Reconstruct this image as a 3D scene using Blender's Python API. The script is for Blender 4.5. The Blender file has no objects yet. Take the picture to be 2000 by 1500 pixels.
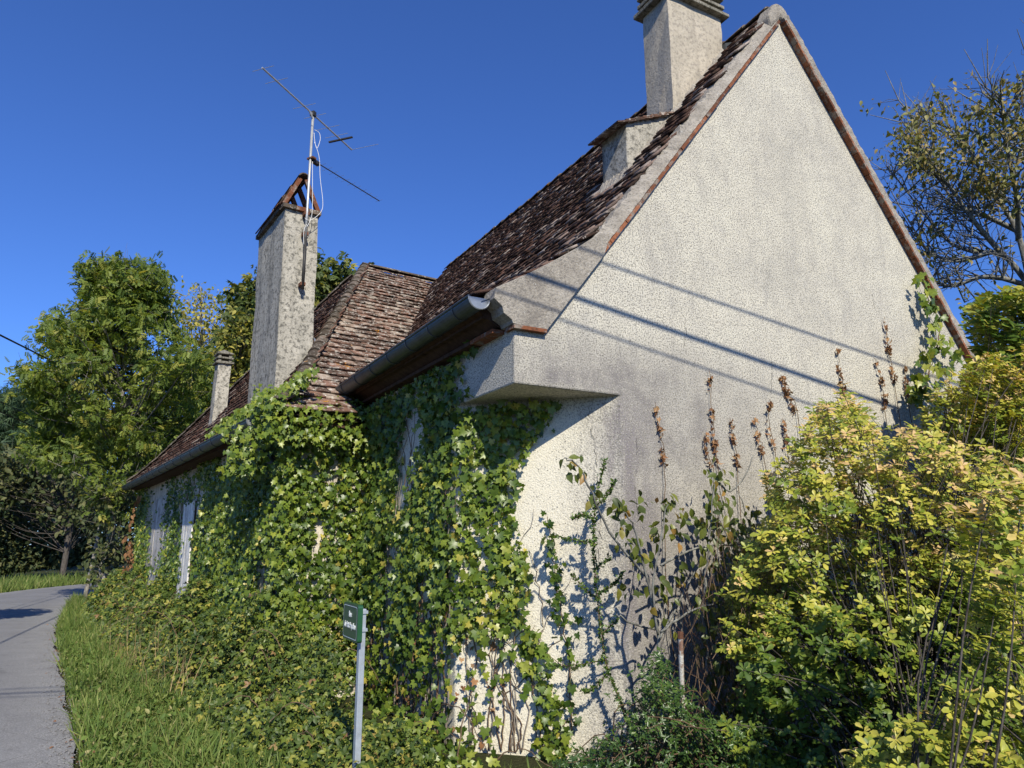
import bpy, math, random
import numpy as np
from mathutils import Vector, Matrix

random.seed(7)
RNG = np.random.default_rng(11)
scene = bpy.context.scene
COL = scene.collection

# ------------------------------------------------------------------ camera
CAM_POS = np.array([-2.643, -4.7365, 1.6])
YAW, PITCH, ROLL, FPX = 0.5056, 0.2164, -0.0035, 1412.0       # focal length in photo pixels (2000 wide)
fw = np.array([math.sin(YAW) * math.cos(PITCH), math.cos(YAW) * math.cos(PITCH), math.sin(PITCH)])
_r = np.array([math.cos(YAW), -math.sin(YAW), 0.0]); _u = np.cross(_r, fw)
RT = math.cos(ROLL) * _r + math.sin(ROLL) * _u
UP = -math.sin(ROLL) * _r + math.cos(ROLL) * _u
cam_data = bpy.data.cameras.new('camera'); cam = bpy.data.objects.new('camera', cam_data); COL.objects.link(cam)
cam_data.sensor_width = 36.0; cam_data.lens = FPX / 2000 * 36.0; cam_data.clip_start = 0.05; cam_data.clip_end = 2000
cam.matrix_world = Matrix(((RT[0], UP[0], -fw[0], CAM_POS[0]), (RT[1], UP[1], -fw[1], CAM_POS[1]),
                           (RT[2], UP[2], -fw[2], CAM_POS[2]), (0, 0, 0, 1)))
scene.camera = cam

# ------------------------------------------------------------------ light
SUN_TRAVEL = np.array([0.283, 1.22, -1.0]); SUN_TRAVEL = SUN_TRAVEL / np.linalg.norm(SUN_TRAVEL)
sun_el = math.asin(-SUN_TRAVEL[2]); sun_az = math.atan2(-SUN_TRAVEL[0], -SUN_TRAVEL[1])   # clockwise from +Y
world = bpy.data.worlds.new('World'); scene.world = world; world.use_nodes = True
wn = world.node_tree.nodes; wl = world.node_tree.links
bg = wn['Background']
sky = wn.new('ShaderNodeTexSky'); sky.sky_type = 'NISHITA'; sky.sun_disc = False
sky.sun_elevation = sun_el; sky.sun_rotation = sun_az; sky.air_density = 1.0; sky.dust_density = 0.1; sky.ozone_density = 3.2
sky.altitude = 200
bg.inputs['Strength'].default_value = 0.14
tintn = wn.new('ShaderNodeMix'); tintn.data_type = 'RGBA'; tintn.blend_type = 'MULTIPLY'; tintn.inputs[0].default_value = 1.0
tintn.inputs[7].default_value = (0.36, 0.565, 1.0, 1)          # one even tint: deep clear autumn blue
wl.new(sky.outputs[0], tintn.inputs[6]); wl.new(tintn.outputs[2], bg.inputs['Color'])
sl = bpy.data.lights.new('sun', 'SUN'); sl.energy = 5.0; sl.angle = math.radians(0.53); sl.color = (1.0, 0.935, 0.785)
so = bpy.data.objects.new('sun', sl); COL.objects.link(so)
so.rotation_euler = Vector(SUN_TRAVEL).to_track_quat('-Z', 'Y').to_euler(); so.location = (-8, -30, 25)
scene.view_settings.view_transform = 'Standard'; scene.view_settings.look = 'None'
scene.view_settings.exposure = 0.25; scene.view_settings.gamma = 1.0; scene.view_settings.use_curve_mapping = False

# ------------------------------------------------------------------ pixel helpers (photo 2000x1500)
CY = 750.65
def at_depth(px, py, dep):
    return CAM_POS + (fw * FPX + RT * (px - 1000) - UP * (py - CY)) / FPX * dep
def on_plane(px, py, n, d0):
    n = np.array(n, float); d = fw * FPX + RT * (px - 1000) - UP * (py - CY)
    return CAM_POS + d * ((d0 - CAM_POS @ n) / (d @ n))
def atX(px, py, x): return on_plane(px, py, (1, 0, 0), x)
def atY(px, py, y): return on_plane(px, py, (0, 1, 0), y)
def atZ(px, py, z): return on_plane(px, py, (0, 0, 1), z)
def project(P):
    d = np.atleast_2d(np.asarray(P, float)) - CAM_POS
    z = d @ fw
    return np.stack([1000 + FPX * (d @ RT) / z, CY - FPX * (d @ UP) / z, z], 1)
def in_poly(x, y, poly):
    x = np.asarray(x); y = np.asarray(y); r = np.zeros(x.shape, bool); n = len(poly); j = n - 1
    for i in range(n):
        xi, yi = poly[i]; xj, yj = poly[j]
        with np.errstate(divide='ignore', invalid='ignore'):
            c = ((yi > y) != (yj > y)) & (x < (xj - xi) * (y - yi) / (yj - yi + 1e-12) + xi)
        r ^= c; j = i
    return r
def sample_poly(poly, n):
    p = np.array(poly, float); lo = p.min(0); hi = p.max(0); out = np.zeros((0, 2))
    while len(out) < n:
        q = lo + (hi - lo) * RNG.random((n * 2, 2)); out = np.vstack([out, q[in_poly(q[:, 0], q[:, 1], poly)]])
    return out[:n]

# ------------------------------------------------------------------ object helpers
WLOC = {}
def _link(o, parent):
    COL.objects.link(o)
    if parent is not None:
        o.parent = parent
def tag(o, label, cat, group=None):
    o['label'] = label; o['category'] = cat
    if group: o['group'] = group
    return o
def thing(name, label, cat, loc=(0, 0, 0), group=None):
    o = bpy.data.objects.new(name, None); COL.objects.link(o); o.empty_display_size = 0.2
    o.location = loc; WLOC[o.name] = np.array(loc, float); tag(o, label, cat, group); return o
def place(o, parent):
    """o's mesh is in world coordinates; keep it there under its parent"""
    base = WLOC[parent.name] if parent is not None else np.zeros(3)
    o.location = -base; WLOC[o.name] = np.zeros(3)

class MB:
    def __init__(s): s.v = []; s.f = []; s.t = []
    def add(s, verts, faces, tint=0.5):
        n = len(s.v); s.v.extend([tuple(map(float, q)) for q in verts]); s.f.extend([tuple(i + n for i in f) for f in faces])
        s.t.extend([tint] * len(verts)); return s
    def hexa(s, c8, tint=0.5):      # 4 bottom + 4 top corners, both counter-clockwise
        return s.add(c8, [(3, 2, 1, 0), (4, 5, 6, 7), (0, 1, 5, 4), (1, 2, 6, 5), (2, 3, 7, 6), (3, 0, 4, 7)], tint)
    def box(s, x0, x1, y0, y1, z0, z1, tint=0.5):
        return s.hexa([(x0, y0, z0), (x1, y0, z0), (x1, y1, z0), (x0, y1, z0), (x0, y0, z1), (x1, y0, z1), (x1, y1, z1), (x0, y1, z1)], tint)
    def obox(s, o, ax, ay, az, tint=0.5):       # oriented box: corner o and three edge vectors
        o, ax, ay, az = map(lambda q: np.array(q, float), (o, ax, ay, az))
        return s.hexa([o, o + ax, o + ax + ay, o + ay, o + az, o + ax + az, o + ax + ay + az, o + ay + az], tint)
    def prism(s, front, off, tint=0.5):         # polygon (3d, ccw seen from outside) extruded by -off... off = vector to the back
        n = len(front); off = np.array(off, float); back = [np.array(p, float) + off for p in front]
        f = [tuple(range(n)), tuple(range(2 * n - 1, n - 1, -1))]
        f += [(i, i + n, (i + 1) % n + n, (i + 1) % n) for i in range(n)]
        return s.add(list(front) + back, f, tint)
    def tube(s, pts, rad, n=6, tint=0.5, cap=True):
        pts = [np.array(p, float) for p in pts]; k = len(pts)
        rad = [rad] * k if np.isscalar(rad) else rad
        ref = None; rings = []
        for i in range(k):
            d = pts[min(i + 1, k - 1)] - pts[max(i - 1, 0)]; d = d / (np.linalg.norm(d) + 1e-9)
            if ref is None:
                ref = np.cross(d, (0, 0, 1) if abs(d[2]) < .9 else (1, 0, 0)); ref /= np.linalg.norm(ref)
            else:
                ref = ref - d * (ref @ d); ref /= (np.linalg.norm(ref) + 1e-9)
            b = np.cross(d, ref)
            rings.append([pts[i] + rad[i] * (math.cos(a) * ref + math.sin(a) * b) for a in [2 * math.pi * j / n for j in range(n)]])
        v = [q for r in rings for q in r]
        f = [(i * n + j, i * n + (j + 1) % n, (i + 1) * n + (j + 1) % n, (i + 1) * n + j) for i in range(k - 1) for j in range(n)]
        if cap: f += [tuple(range(n - 1, -1, -1)), tuple((k - 1) * n + j for j in range(n))]
        return s.add(v, f, tint)
    def build(s, name, mat, parent=None, smooth=False, bevel=0):
        m = bpy.data.meshes.new(name); m.from_pydata(s.v, [], s.f); m.update()
        a = m.attributes.new('tint', 'FLOAT', 'POINT'); a.data.foreach_set('value', np.array(s.t, np.float32))
        if smooth: m.polygons.foreach_set('use_smooth', [True] * len(m.polygons))
        m.materials.append(mat)
        o = bpy.data.objects.new(name, m); _link(o, parent); place(o, parent)
        if bevel:
            b = o.modifiers.new('bevel', 'BEVEL'); b.width = bevel; b.segments = 2; b.limit_method = 'ANGLE'
        return o
def struct(o): o['kind'] = 'structure'; return o
def stuff(o): o['kind'] = 'stuff'; return o

def unit(a): a = np.asarray(a, float); return a / (np.linalg.norm(a, axis=-1, keepdims=True) + 1e-9)
def fast_mesh(name, V, F, tint):
    """V (n,3), F (m,k) faces of equal size"""
    m = bpy.data.meshes.new(name); k = F.shape[1]
    m.vertices.add(len(V)); m.vertices.foreach_set('co', V.astype(np.float32).ravel())
    m.loops.add(F.size); m.loops.foreach_set('vertex_index', F.astype(np.int32).ravel())
    m.polygons.add(len(F)); m.polygons.foreach_set('loop_start', np.arange(0, F.size, k, dtype=np.int32))
    m.update(calc_edges=True)
    a = m.attributes.new('tint', 'FLOAT', 'POINT'); a.data.foreach_set('value', tint.astype(np.float32))
    return m
def frames(D, N):
    D = unit(D); X = unit(np.cross(D, N)); Nn = np.cross(X, D); return X, D, Nn
def leaf_mesh(name, mat, P, D, N, S, tmpl, tint, parent=None):
    tv, tf = tmpl; P = np.asarray(P, float); n = len(P)
    X, Dn, Nn = frames(D, N); S = np.broadcast_to(S, (n,))[:, None, None]
    V = P[:, None] + S * (tv[None, :, 0:1] * X[:, None] + tv[None, :, 1:2] * Dn[:, None] + tv[None, :, 2:3] * Nn[:, None])
    k = len(tv); F = (tf[None] + (np.arange(n) * k)[:, None, None]).reshape(-1, tf.shape[1])
    m = fast_mesh(name, V.reshape(-1, 3), F, np.repeat(np.broadcast_to(tint, (n,)), k)); m.materials.append(mat)
    o = bpy.data.objects.new(name, m); _link(o, parent); place(o, parent); return o
def leaf_objects(name, mat, P, D, N, S, tmpl, tint, parent, variants=8):
    """each leaf its own object, sharing a few meshes"""
    tv, tf = tmpl; X, Dn, Nn = frames(D, N); base = WLOC[parent.name]; ms = []
    qs = np.quantile(tint, np.linspace(0.04, 0.96, variants))
    for q in qs:
        m = fast_mesh(name, tv, tf, np.full(len(tv), q)); m.materials.append(mat); ms.append(m)
    for i in range(len(P)):
        o = bpy.data.objects.new(name, ms[int(np.argmin(abs(qs - tint[i])))]); _link(o, parent); s = float(np.broadcast_to(S, (len(P),))[i])
        M = Matrix([[X[i][r] * s, Dn[i][r] * s, Nn[i][r] * s, P[i][r] - base[r]] for r in range(3)] + [[0, 0, 0, 1]])
        o.matrix_local = M
def leaves(name_one, name_many, mat, P, D, N, S, tmpl, tint, parent, single=300):
    """the leaves that show largest become objects of their own, the rest one mesh of stuff"""
    P = np.asarray(P, float); S = np.broadcast_to(S, (len(P),)); pr = project(P)
    vis = (pr[:, 0] > -20) & (pr[:, 0] < 2020) & (pr[:, 1] > -20) & (pr[:, 1] < 1520) & (pr[:, 2] > .3)
    big = np.where(vis, S / np.maximum(pr[:, 2], .3), 0); order = np.argsort(-big); a = order[:single]; b = order[single:]
    if single: leaf_objects(name_one, mat, P[a], D[a], N[a], S[a], tmpl, tint[a], parent)
    if len(b): stuff(leaf_mesh(name_many, mat, P[b], D[b], N[b], S[b], tmpl, tint[b], parent))

def _fan(outline, centre):
    v = np.array([centre] + outline, float); n = len(outline)
    return v, np.array([(0, 1 + i, 1 + (i + 1) % n) for i in range(n)])
def _bend(t, fold=.25, droop=.25):
    v, f = t; v = v.copy(); v[:, 2] += fold * np.abs(v[:, 0]) - droop * v[:, 1] ** 2; return v, f
IVY = _bend(_fan([(0, .06, 0), (.24, -.1, 0), (.5, .1, 0), (.32, .3, 0), (.44, .58, 0), (.17, .6, 0), (0, 1, 0), (-.17, .6, 0), (-.44, .58, 0), (-.32, .3, 0), (-.5, .1, 0), (-.24, -.1, 0)], (0, .34, 0)), .18, .22)
OVATE = _bend((np.array([(0, 0, 0), (.24, .28, 0), (.27, .55, 0), (0, 1, 0), (-.27, .55, 0), (-.24, .28, 0), (0, .5, 0)], float),
               np.array([(0, 1, 6), (1, 2, 6), (2, 3, 6), (6, 3, 4), (6, 4, 5), (6, 5, 0)])), .35, .25)
OBOV = _bend((np.array([(0, 0, 0), (.11, .3, 0), (.24, .66, 0), (.1, .96, 0), (-.1, .96, 0), (-.24, .66, 0), (-.11, .3, 0), (0, .55, 0)], float),
              np.array([(0, 1, 7), (1, 2, 7), (2, 3, 7), (7, 3, 4), (7, 4, 5), (7, 5, 6), (7, 6, 0)])), .3, .2)
DIA = _bend((np.array([(0, 0, 0), (.26, .45, 0), (0, 1, 0), (-.26, .45, 0)], float), np.array([(0, 1, 2), (0, 2, 3)])), .4, .2)
def combine(parts):
    vs = []; fs = []; n = 0
    for (v, f), (ang, px, py, s, tilt) in parts:
        c, sn = math.cos(ang), math.sin(ang); w = v * s
        w = np.stack([w[:, 0] * c + w[:, 1] * sn * math.cos(tilt), -w[:, 0] * sn + w[:, 1] * c * math.cos(tilt), w[:, 2] + w[:, 1] * math.sin(tilt)], 1)
        w[:, 0] += px; w[:, 1] += py; vs.append(w); fs.append(f + n); n += len(w)
    return np.vstack(vs), np.vstack(fs)
ASH = combine([(DIA, (sd * 1.05, sd * .02, .12 + .2 * i, .44, -.1)) for i in range(4) for sd in (-1, 1)] + [(DIA, (0, 0, .85, .42, -.2))])
TRI = combine([(OVATE, (0, 0, .1, .9, 0)), (OVATE, (1.15, .03, .08, .72, -.1)), (OVATE, (-1.15, -.03, .08, .72, -.1))])
PALM = combine([(DIA, (a, 0, 0, 1 - .12 * abs(a), -.3)) for a in (-1.5, -.75, 0, .75, 1.5)])
NEEDLE = combine([(( np.array([(-.045, 0, 0), (.045, 0, 0), (0, 1, 0)], float), np.array([(0, 1, 2)])), (a, 0, 0, 1, t)) for a, t in ((-.9, .2), (-.5, -.2), (-.2, .4), (.2, -.3), (.5, .3), (.9, -.1), (0, .1))])
BLADE = (np.array([(-.03, 0, 0), (.03, 0, 0), (.022, .5, .05), (-.022, .5, .05), (0, 1, .3)], float), np.array([(0, 1, 2), (0, 2, 3), (3, 2, 4)]))

# ------------------------------------------------------------------ materials
class NB:
    def __init__(s, name):
        s.m = bpy.data.materials.new(name); s.m.use_nodes = True; s.t = s.m.node_tree; s.bsdf = s.t.nodes['Principled BSDF']; s.out = s.t.nodes['Material Output']
        s.geo = s.t.nodes.new('ShaderNodeNewGeometry')
    def n(s, typ, **kw):
        nd = s.t.nodes.new(typ)
        for k, v in kw.items():
            if k.startswith('_'): setattr(nd, k[1:], v)
        return nd
    def link(s, a, b): s.t.links.new(a, b)
    def setin(s, sock, v):
        if hasattr(v, 'is_output') or hasattr(v, 'links'): s.link(v, sock)
        else: sock.default_value = v
    def pos(s): return s.geo.outputs['Position']
    def scaled(s, sc):
        m = s.n('ShaderNodeMapping'); s.link(s.pos(), m.inputs[0]); m.inputs['Scale'].default_value = sc; return m.outputs[0]
    def noise(s, scale, detail=4, rough=.6, vec=None):
        n = s.n('ShaderNodeTexNoise'); s.link(vec or s.pos(), n.inputs['Vector']); n.inputs['Scale'].default_value = scale
        n.inputs['Detail'].default_value = detail; n.inputs['Roughness'].default_value = rough; return n.outputs['Fac']
    def voro(s, scale, vec=None, out='Distance'):
        n = s.n('ShaderNodeTexVoronoi'); s.link(vec or s.pos(), n.inputs['Vector']); n.inputs['Scale'].default_value = scale; return n.outputs[out]
    def attr(s, nm='tint'):
        n = s.n('ShaderNodeAttribute'); n.attribute_name = nm; return n.outputs['Fac']
    def ramp(s, fac, stops):
        n = s.n('ShaderNodeValToRGB'); s.link(fac, n.inputs[0]); cr = n.color_ramp
        while len(cr.elements) < len(stops): cr.elements.new(.5)
        for e, (p, c) in zip(cr.elements, stops):
            e.position = p; e.color = (c, c, c, 1) if np.isscalar(c) else (*c, 1)
        return n.outputs[0]
    def mix(s, fac, a, b, mode='MIX'):
        n = s.n('ShaderNodeMix'); n.data_type = 'RGBA'; n.blend_type = mode
        s.setin(n.inputs[0], fac)
        for sock, v in ((n.inputs[6], a), (n.inputs[7], b)):
            if isinstance(v, tuple): sock.default_value = (*v, 1)
            else: s.link(v, sock)
        return n.outputs[2]
    def math(s, op, a, b=0.0, clamp=False):
        n = s.n('ShaderNodeMath'); n.operation = op; n.use_clamp = clamp; s.setin(n.inputs[0], a); s.setin(n.inputs[1], b); return n.outputs[0]
    def xyz(s):
        n = s.n('ShaderNodeSeparateXYZ'); s.link(s.pos(), n.inputs[0]); return n.outputs
    def bump(s, h, strength=.5, dist=.01):
        n = s.n('ShaderNodeBump'); n.inputs['Strength'].default_value = strength; n.inputs['Distance'].default_value = dist
        s.link(h, n.inputs['Height']); s.link(n.outputs[0], s.bsdf.inputs['Normal'])
    def done(s, col, rough=.85, spec=.3, metal=0.0):
        if isinstance(col, tuple): s.bsdf.inputs['Base Color'].default_value = (*col, 1)
        else: s.link(col, s.bsdf.inputs['Base Color'])
        s.setin(s.bsdf.inputs['Roughness'], rough); s.bsdf.inputs['Specular IOR Level'].default_value = spec; s.bsdf.inputs['Metallic'].default_value = metal
        return s.m

def mat_wall():
    b = NB('roughcast_render'); x, y, z = b.xyz()
    big = b.noise(1.1, 6, .65); med = b.noise(5, 5, .7); fine = b.noise(72, 2, .65); grain = b.noise(80, 2, .6)
    base = b.ramp(big, [(.3, (.45, .425, .36)), (.45, (.55, .515, .43)), (.62, (.61, .575, .475))])
    base = b.mix(b.ramp(med, [(.45, 0.0), (.72, .45)]), base, (.33, .315, .295))
    base = b.mix(b.ramp(b.noise(1.7, 7, .75, b.scaled((2.4, 2.4, .5))), [(.52, 0.0), (.68, .5)]), base, (.27, .255, .24))
    # weather stain: a dirty band over the overhanging corner and round the chamfer edge
    band = b.math('MULTIPLY', b.ramp(b.math('ADD', z, b.math('MULTIPLY', big, .5)), [(0, 0), (1, 0)]), 0.0)
    n = b.n('ShaderNodeMapRange'); n.inputs[1].default_value = 3.42; n.inputs[2].default_value = 2.95; b.link(z, n.inputs[0])
    n2 = b.n('ShaderNodeMapRange'); n2.inputs[1].default_value = 3.4; n2.inputs[2].default_value = 1.6; b.link(x, n2.inputs[0])
    n3 = b.n('ShaderNodeMapRange'); n3.inputs[1].default_value = .25; n3.inputs[2].default_value = .7; b.link(b.noise(2.2, 6, .75), n3.inputs[0])
    n4 = b.n('ShaderNodeMapRange'); n4.inputs[1].default_value = .05; n4.inputs[2].default_value = -.02; b.link(y, n4.inputs[0])
    st = b.math('MULTIPLY', b.math('MULTIPLY', n.outputs[0], n2.outputs[0]), b.math('MULTIPLY', n3.outputs[0], n4.outputs[0]))
    base = b.mix(b.math('MULTIPLY', st, 1.7, True), base, (.17, .155, .155))
    n6 = b.n('ShaderNodeMapRange'); n6.inputs[1].default_value = .5; n6.inputs[2].default_value = 1.05; b.link(x, n6.inputs[0])   # vertical streak at the chamfer's outer edge
    n7 = b.n('ShaderNodeMapRange'); n7.inputs[1].default_value = 1.5; n7.inputs[2].default_value = 1.08; b.link(x, n7.inputs[0])
    n8 = b.n('ShaderNodeMapRange'); n8.inputs[1].default_value = .38; n8.inputs[2].default_value = .6; b.link(b.noise(3, 6, .7, b.scaled((2.2, 2.2, .35))), n8.inputs[0])
    n9 = b.n('ShaderNodeMapRange'); n9.inputs[1].default_value = 2.85; n9.inputs[2].default_value = 2.6; b.link(z, n9.inputs[0])
    sk = b.math('MULTIPLY', b.math('MULTIPLY', n6.outputs[0], n7.outputs[0]), b.math('MULTIPLY', n8.outputs[0], n9.outputs[0]))
    base = b.mix(b.math('MULTIPLY', sk, 1.3, True), base, (.2, .18, .185))
    # yellowish cleaner render on the sheltered chamfer
    n5 = b.n('ShaderNodeMapRange'); n5.inputs[1].default_value = 1.0; n5.inputs[2].default_value = .6; b.link(x, n5.inputs[0])
    base = b.mix(b.math('MULTIPLY', b.math('MULTIPLY', n5.outputs[0], n9.outputs[0]), .9), base, (.73, .675, .535))
    pits = b.ramp(b.voro(40), [(.16, 1.0), (.27, 0.0)]); pm = b.ramp(b.noise(9, 3, .7), [(.44, 0.0), (.56, 1.0)])
    base = b.mix(b.math('MULTIPLY', b.math('MULTIPLY', pits, pm), .9), base, (.09, .085, .075))
    base = b.mix(b.math('MULTIPLY', b.ramp(fine, [(.42, .95), (.5, 0.0)]), b.math('SUBTRACT', 1.0, b.math('MULTIPLY', b.math('MULTIPLY', n5.outputs[0], n9.outputs[0]), .75))), base, (.2, .19, .165))
    base = b.mix(b.ramp(grain, [(.55, 0.0), (.66, .35)]), base, (.7, .655, .56))
    b.bump(b.math('ADD', b.math('MULTIPLY', fine, .5), grain), .75, .009)
    return b.done(base, .95, .15)
def mat_shaft(name, c0, c1, dark, speck=20):
    b = NB(name); a = b.noise(3, 6, .7); f = b.noise(60, 3, .75); s = b.noise(speck, 4, .75)
    base = b.ramp(a, [(.3, c0), (.65, c1)])
    base = b.mix(b.ramp(s, [(.5, 0.0), (.6, .85)]), base, dark)
    st = b.noise(6, 4, .6, b.scaled((1, 1, .12)))
    base = b.mix(b.ramp(st, [(.48, 0.0), (.68, .55)]), base, tuple(q * .8 for q in dark))
    base = b.mix(b.ramp(f, [(.35, .5), (.5, 0.0)]), base, dark)
    b.bump(b.math('ADD', f, s), .55, .01)
    return b.done(base, .95, .15)
def mat_tile(name, cols, lichen, lich_amt, moss_amt, orange=0.0):
    b = NB(name); t = b.attr(); base = b.ramp(t, [(i / (len(cols) - 1), c) for i, c in enumerate(cols)])
    f = b.noise(24, 5, .75); base = b.mix(b.ramp(f, [(.3, .5), (.55, 0.0)]), base, tuple(q * .45 for q in cols[0]))
    base = b.mix(b.ramp(b.noise(5.5, 6, .8), [(.5, 0.0), (.62, moss_amt)]), base, (.035, .03, .022))
    base = b.mix(b.ramp(b.noise(14, 6, .8), [(lich_amt, 0.0), (lich_amt + .07, .9)]), base, lichen)
    if orange: base = b.mix(b.ramp(b.noise(3.4, 5, .75), [(orange, 0.0), (orange + .03, .9)]), base, (.48, .22, .03))
    b.bump(f, .6, .01); return b.done(base, .95, .1)
def mat_mortar():
    b = NB('verge_mortar'); a = b.noise(4, 6, .75); f = b.noise(45, 4, .75)
    base = b.ramp(a, [(.3, (.23, .205, .175)), (.5, (.36, .325, .275)), (.7, (.45, .41, .35))])
    base = b.mix(b.ramp(f, [(.36, .6), (.52, 0.0)]), base, (.12, .11, .1))
    base = b.mix(b.ramp(b.noise(17, 5, .8), [(.63, 0.0), (.68, .8)]), base, (.62, .6, .55))
    b.bump(b.math('ADD', f, a), .9, .02); return b.done(base, .95, .1)
def mat_plain(name, col, var=.25, scale=12, rough=.8, spec=.3, metal=0.0, bump=.2):
    b = NB(name); f = b.noise(scale, 5, .7)
    base = b.ramp(f, [(.3, tuple(q * (1 - var) for q in col)), (.7, tuple(min(1, q * (1 + var)) for q in col))])
    if bump: b.bump(f, bump, .01)
    return b.done(base, rough, spec, metal)
def mat_leaf(name, stops, rough=.45, trans=.3, spec=.35):
    stops = [(p_, tuple(min(.75, q * 1.3) for q in c_)) for p_, c_ in stops]
    b = NB(name); base = b.ramp(b.attr(), stops)
    f = b.noise(30, 3, .6); base = b.mix(b.ramp(f, [(.3, .35), (.6, 0.0)]), base, tuple(q * .55 for q in stops[0][1]))
    b.done(base, rough, spec)
    tr = b.n('ShaderNodeBsdfTranslucent'); b.link(b.mix(1.0, base, (1.35, 1.25, .55), 'MULTIPLY'), tr.inputs[0])
    mx = b.n('ShaderNodeMixShader'); mx.inputs[0].default_value = trans; b.link(b.bsdf.outputs[0], mx.inputs[1]); b.link(tr.outputs[0], mx.inputs[2])
    b.link(mx.outputs[0], b.out.inputs[0]); return b.m
def mat_bark(name, c0, c1):
    b = NB(name); v = b.scaled((1, 1, .3)); f = b.noise(22, 6, .75, v); base = b.ramp(f, [(.35, c0), (.65, c1)]); b.bump(f, .8, .02); return b.done(base, .95, .1)
def mat_asphalt():
    b = NB('asphalt'); a = b.noise(.7, 5, .6); f = b.noise(120, 3, .8); p = b.noise(3, 6, .7)
    base = b.ramp(a, [(.3, (.15, .147, .146)), (.7, (.21, .207, .205))])
    base = b.mix(b.ramp(p, [(.55, 0.0), (.7, .6)]), base, (.085, .083, .085))
    cr = b.n('ShaderNodeTexVoronoi'); cr.feature = 'DISTANCE_TO_EDGE'; b.link(b.pos(), cr.inputs['Vector']); cr.inputs['Scale'].default_value = .9
    base = b.mix(b.math('MULTIPLY', b.ramp(b.math('ADD', cr.outputs['Distance'], b.math('MULTIPLY', b.noise(6, 4, .7), .03)), [(.017, 1.0), (.024, 0.0)]), b.ramp(a, [(.45, 0.0), (.55, .8)])), base, (.045, .043, .042))
    base = b.mix(b.ramp(f, [(.55, 0.0), (.72, .8)]), base, (.34, .33, .32)); base = b.mix(b.ramp(f, [(.28, .7), (.42, 0.0)]), base, (.05, .05, .05))
    # gravel worn bare along the edge of the carriageway (attribute: 1 at the edge)
    e = b.math('MULTIPLY', b.attr(), b.ramp(b.noise(2.5, 5, .7), [(.3, .3), (.6, 1.0)])); g = b.ramp(b.voro(70), [(.15, (.46, .45, .43)), (.6, (.2, .195, .185))])
    base = b.mix(b.math('MULTIPLY', e, .9), base, g); b.bump(f, .6, .006); return b.done(base, .9, .25)
def mat_ground():
    b = NB('soil_and_turf'); a = b.noise(1.5, 6, .7); f = b.noise(30, 4, .7)
    base = b.ramp(a, [(.35, (.055, .05, .028)), (.6, (.045, .06, .02))]); base = b.mix(b.ramp(f, [(.4, .5), (.6, 0.0)]), base, (.025, .022, .015)); b.bump(f, 1, .03)
    return b.done(base, 1, .05)
M_WALL = mat_wall()
M_WALL2 = mat_shaft('limewashed_render', (.58, .52, .43), (.67, .6, .49), (.42, .37, .3), 5)
M_SHAFT1 = mat_shaft('chimney_render_beige', (.42, .375, .295), (.52, .46, .365), (.27, .24, .2), 30)
M_SHAFT2 = mat_shaft('chimney_render_lichened', (.34, .32, .27), (.5, .465, .39), (.11, .105, .09), 17)
M_TILE1 = mat_tile('dark_mossy_tile', [(.05, .03, .023), (.075, .042, .032), (.095, .055, .042), (.15, .08, .058), (.44, .37, .32)], (.6, .55, .5), .61, .85)
M_TILE2 = mat_tile('red_lichened_tile', [(.085, .056, .044), (.13, .075, .055), (.175, .1, .072), (.22, .125, .09), (.36, .3, .24)], (.56, .53, .47), .535, .85, .65)
M_HIP = mat_tile('hip_tile_clay', [(.07, .056, .043), (.12, .095, .072), (.18, .14, .11)], (.42, .4, .35), .56, .8, .66)
M_MORTAR = mat_mortar()
def mat_brick():
    b = NB('orange_brick'); base = b.ramp(b.attr(), [(0, (.12, .05, .03)), (.5, (.2, .078, .04)), (1, (.29, .115, .06))])
    base = b.mix(b.ramp(b.noise(9, 5, .75), [(.5, 0.0), (.6, .85)]), base, (.26, .235, .2)); base = b.mix(b.ramp(b.noise(30, 4, .7), [(.35, .6), (.5, 0.0)]), base, (.05, .03, .022))
    b.bump(b.noise(40, 4, .7), .5, .01); return b.done(base, .95, .1)
M_BRICK = mat_brick()
M_GUTTER = mat_plain('aged_zinc', (.09, .1, .105), .25, 9, .5, .4, .55, .1)
M_CAPZ = mat_plain('bright_zinc', (.27, .29, .31), .18, 14, .42, .5, .6, .15)
M_SLAB = mat_shaft('mossy_slab', (.2, .185, .15), (.28, .26, .21), (.05, .05, .035), 26)
M_DECK = mat_plain('roof_underlay', (.03, .022, .018), .3, 10, 1, .05)
M_SOFFIT = mat_plain('eaves_timber_and_shade', (.07, .042, .03), .4, 14, .9, .1)
M_ASPH = mat_asphalt(); M_GROUND = mat_ground()

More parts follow.
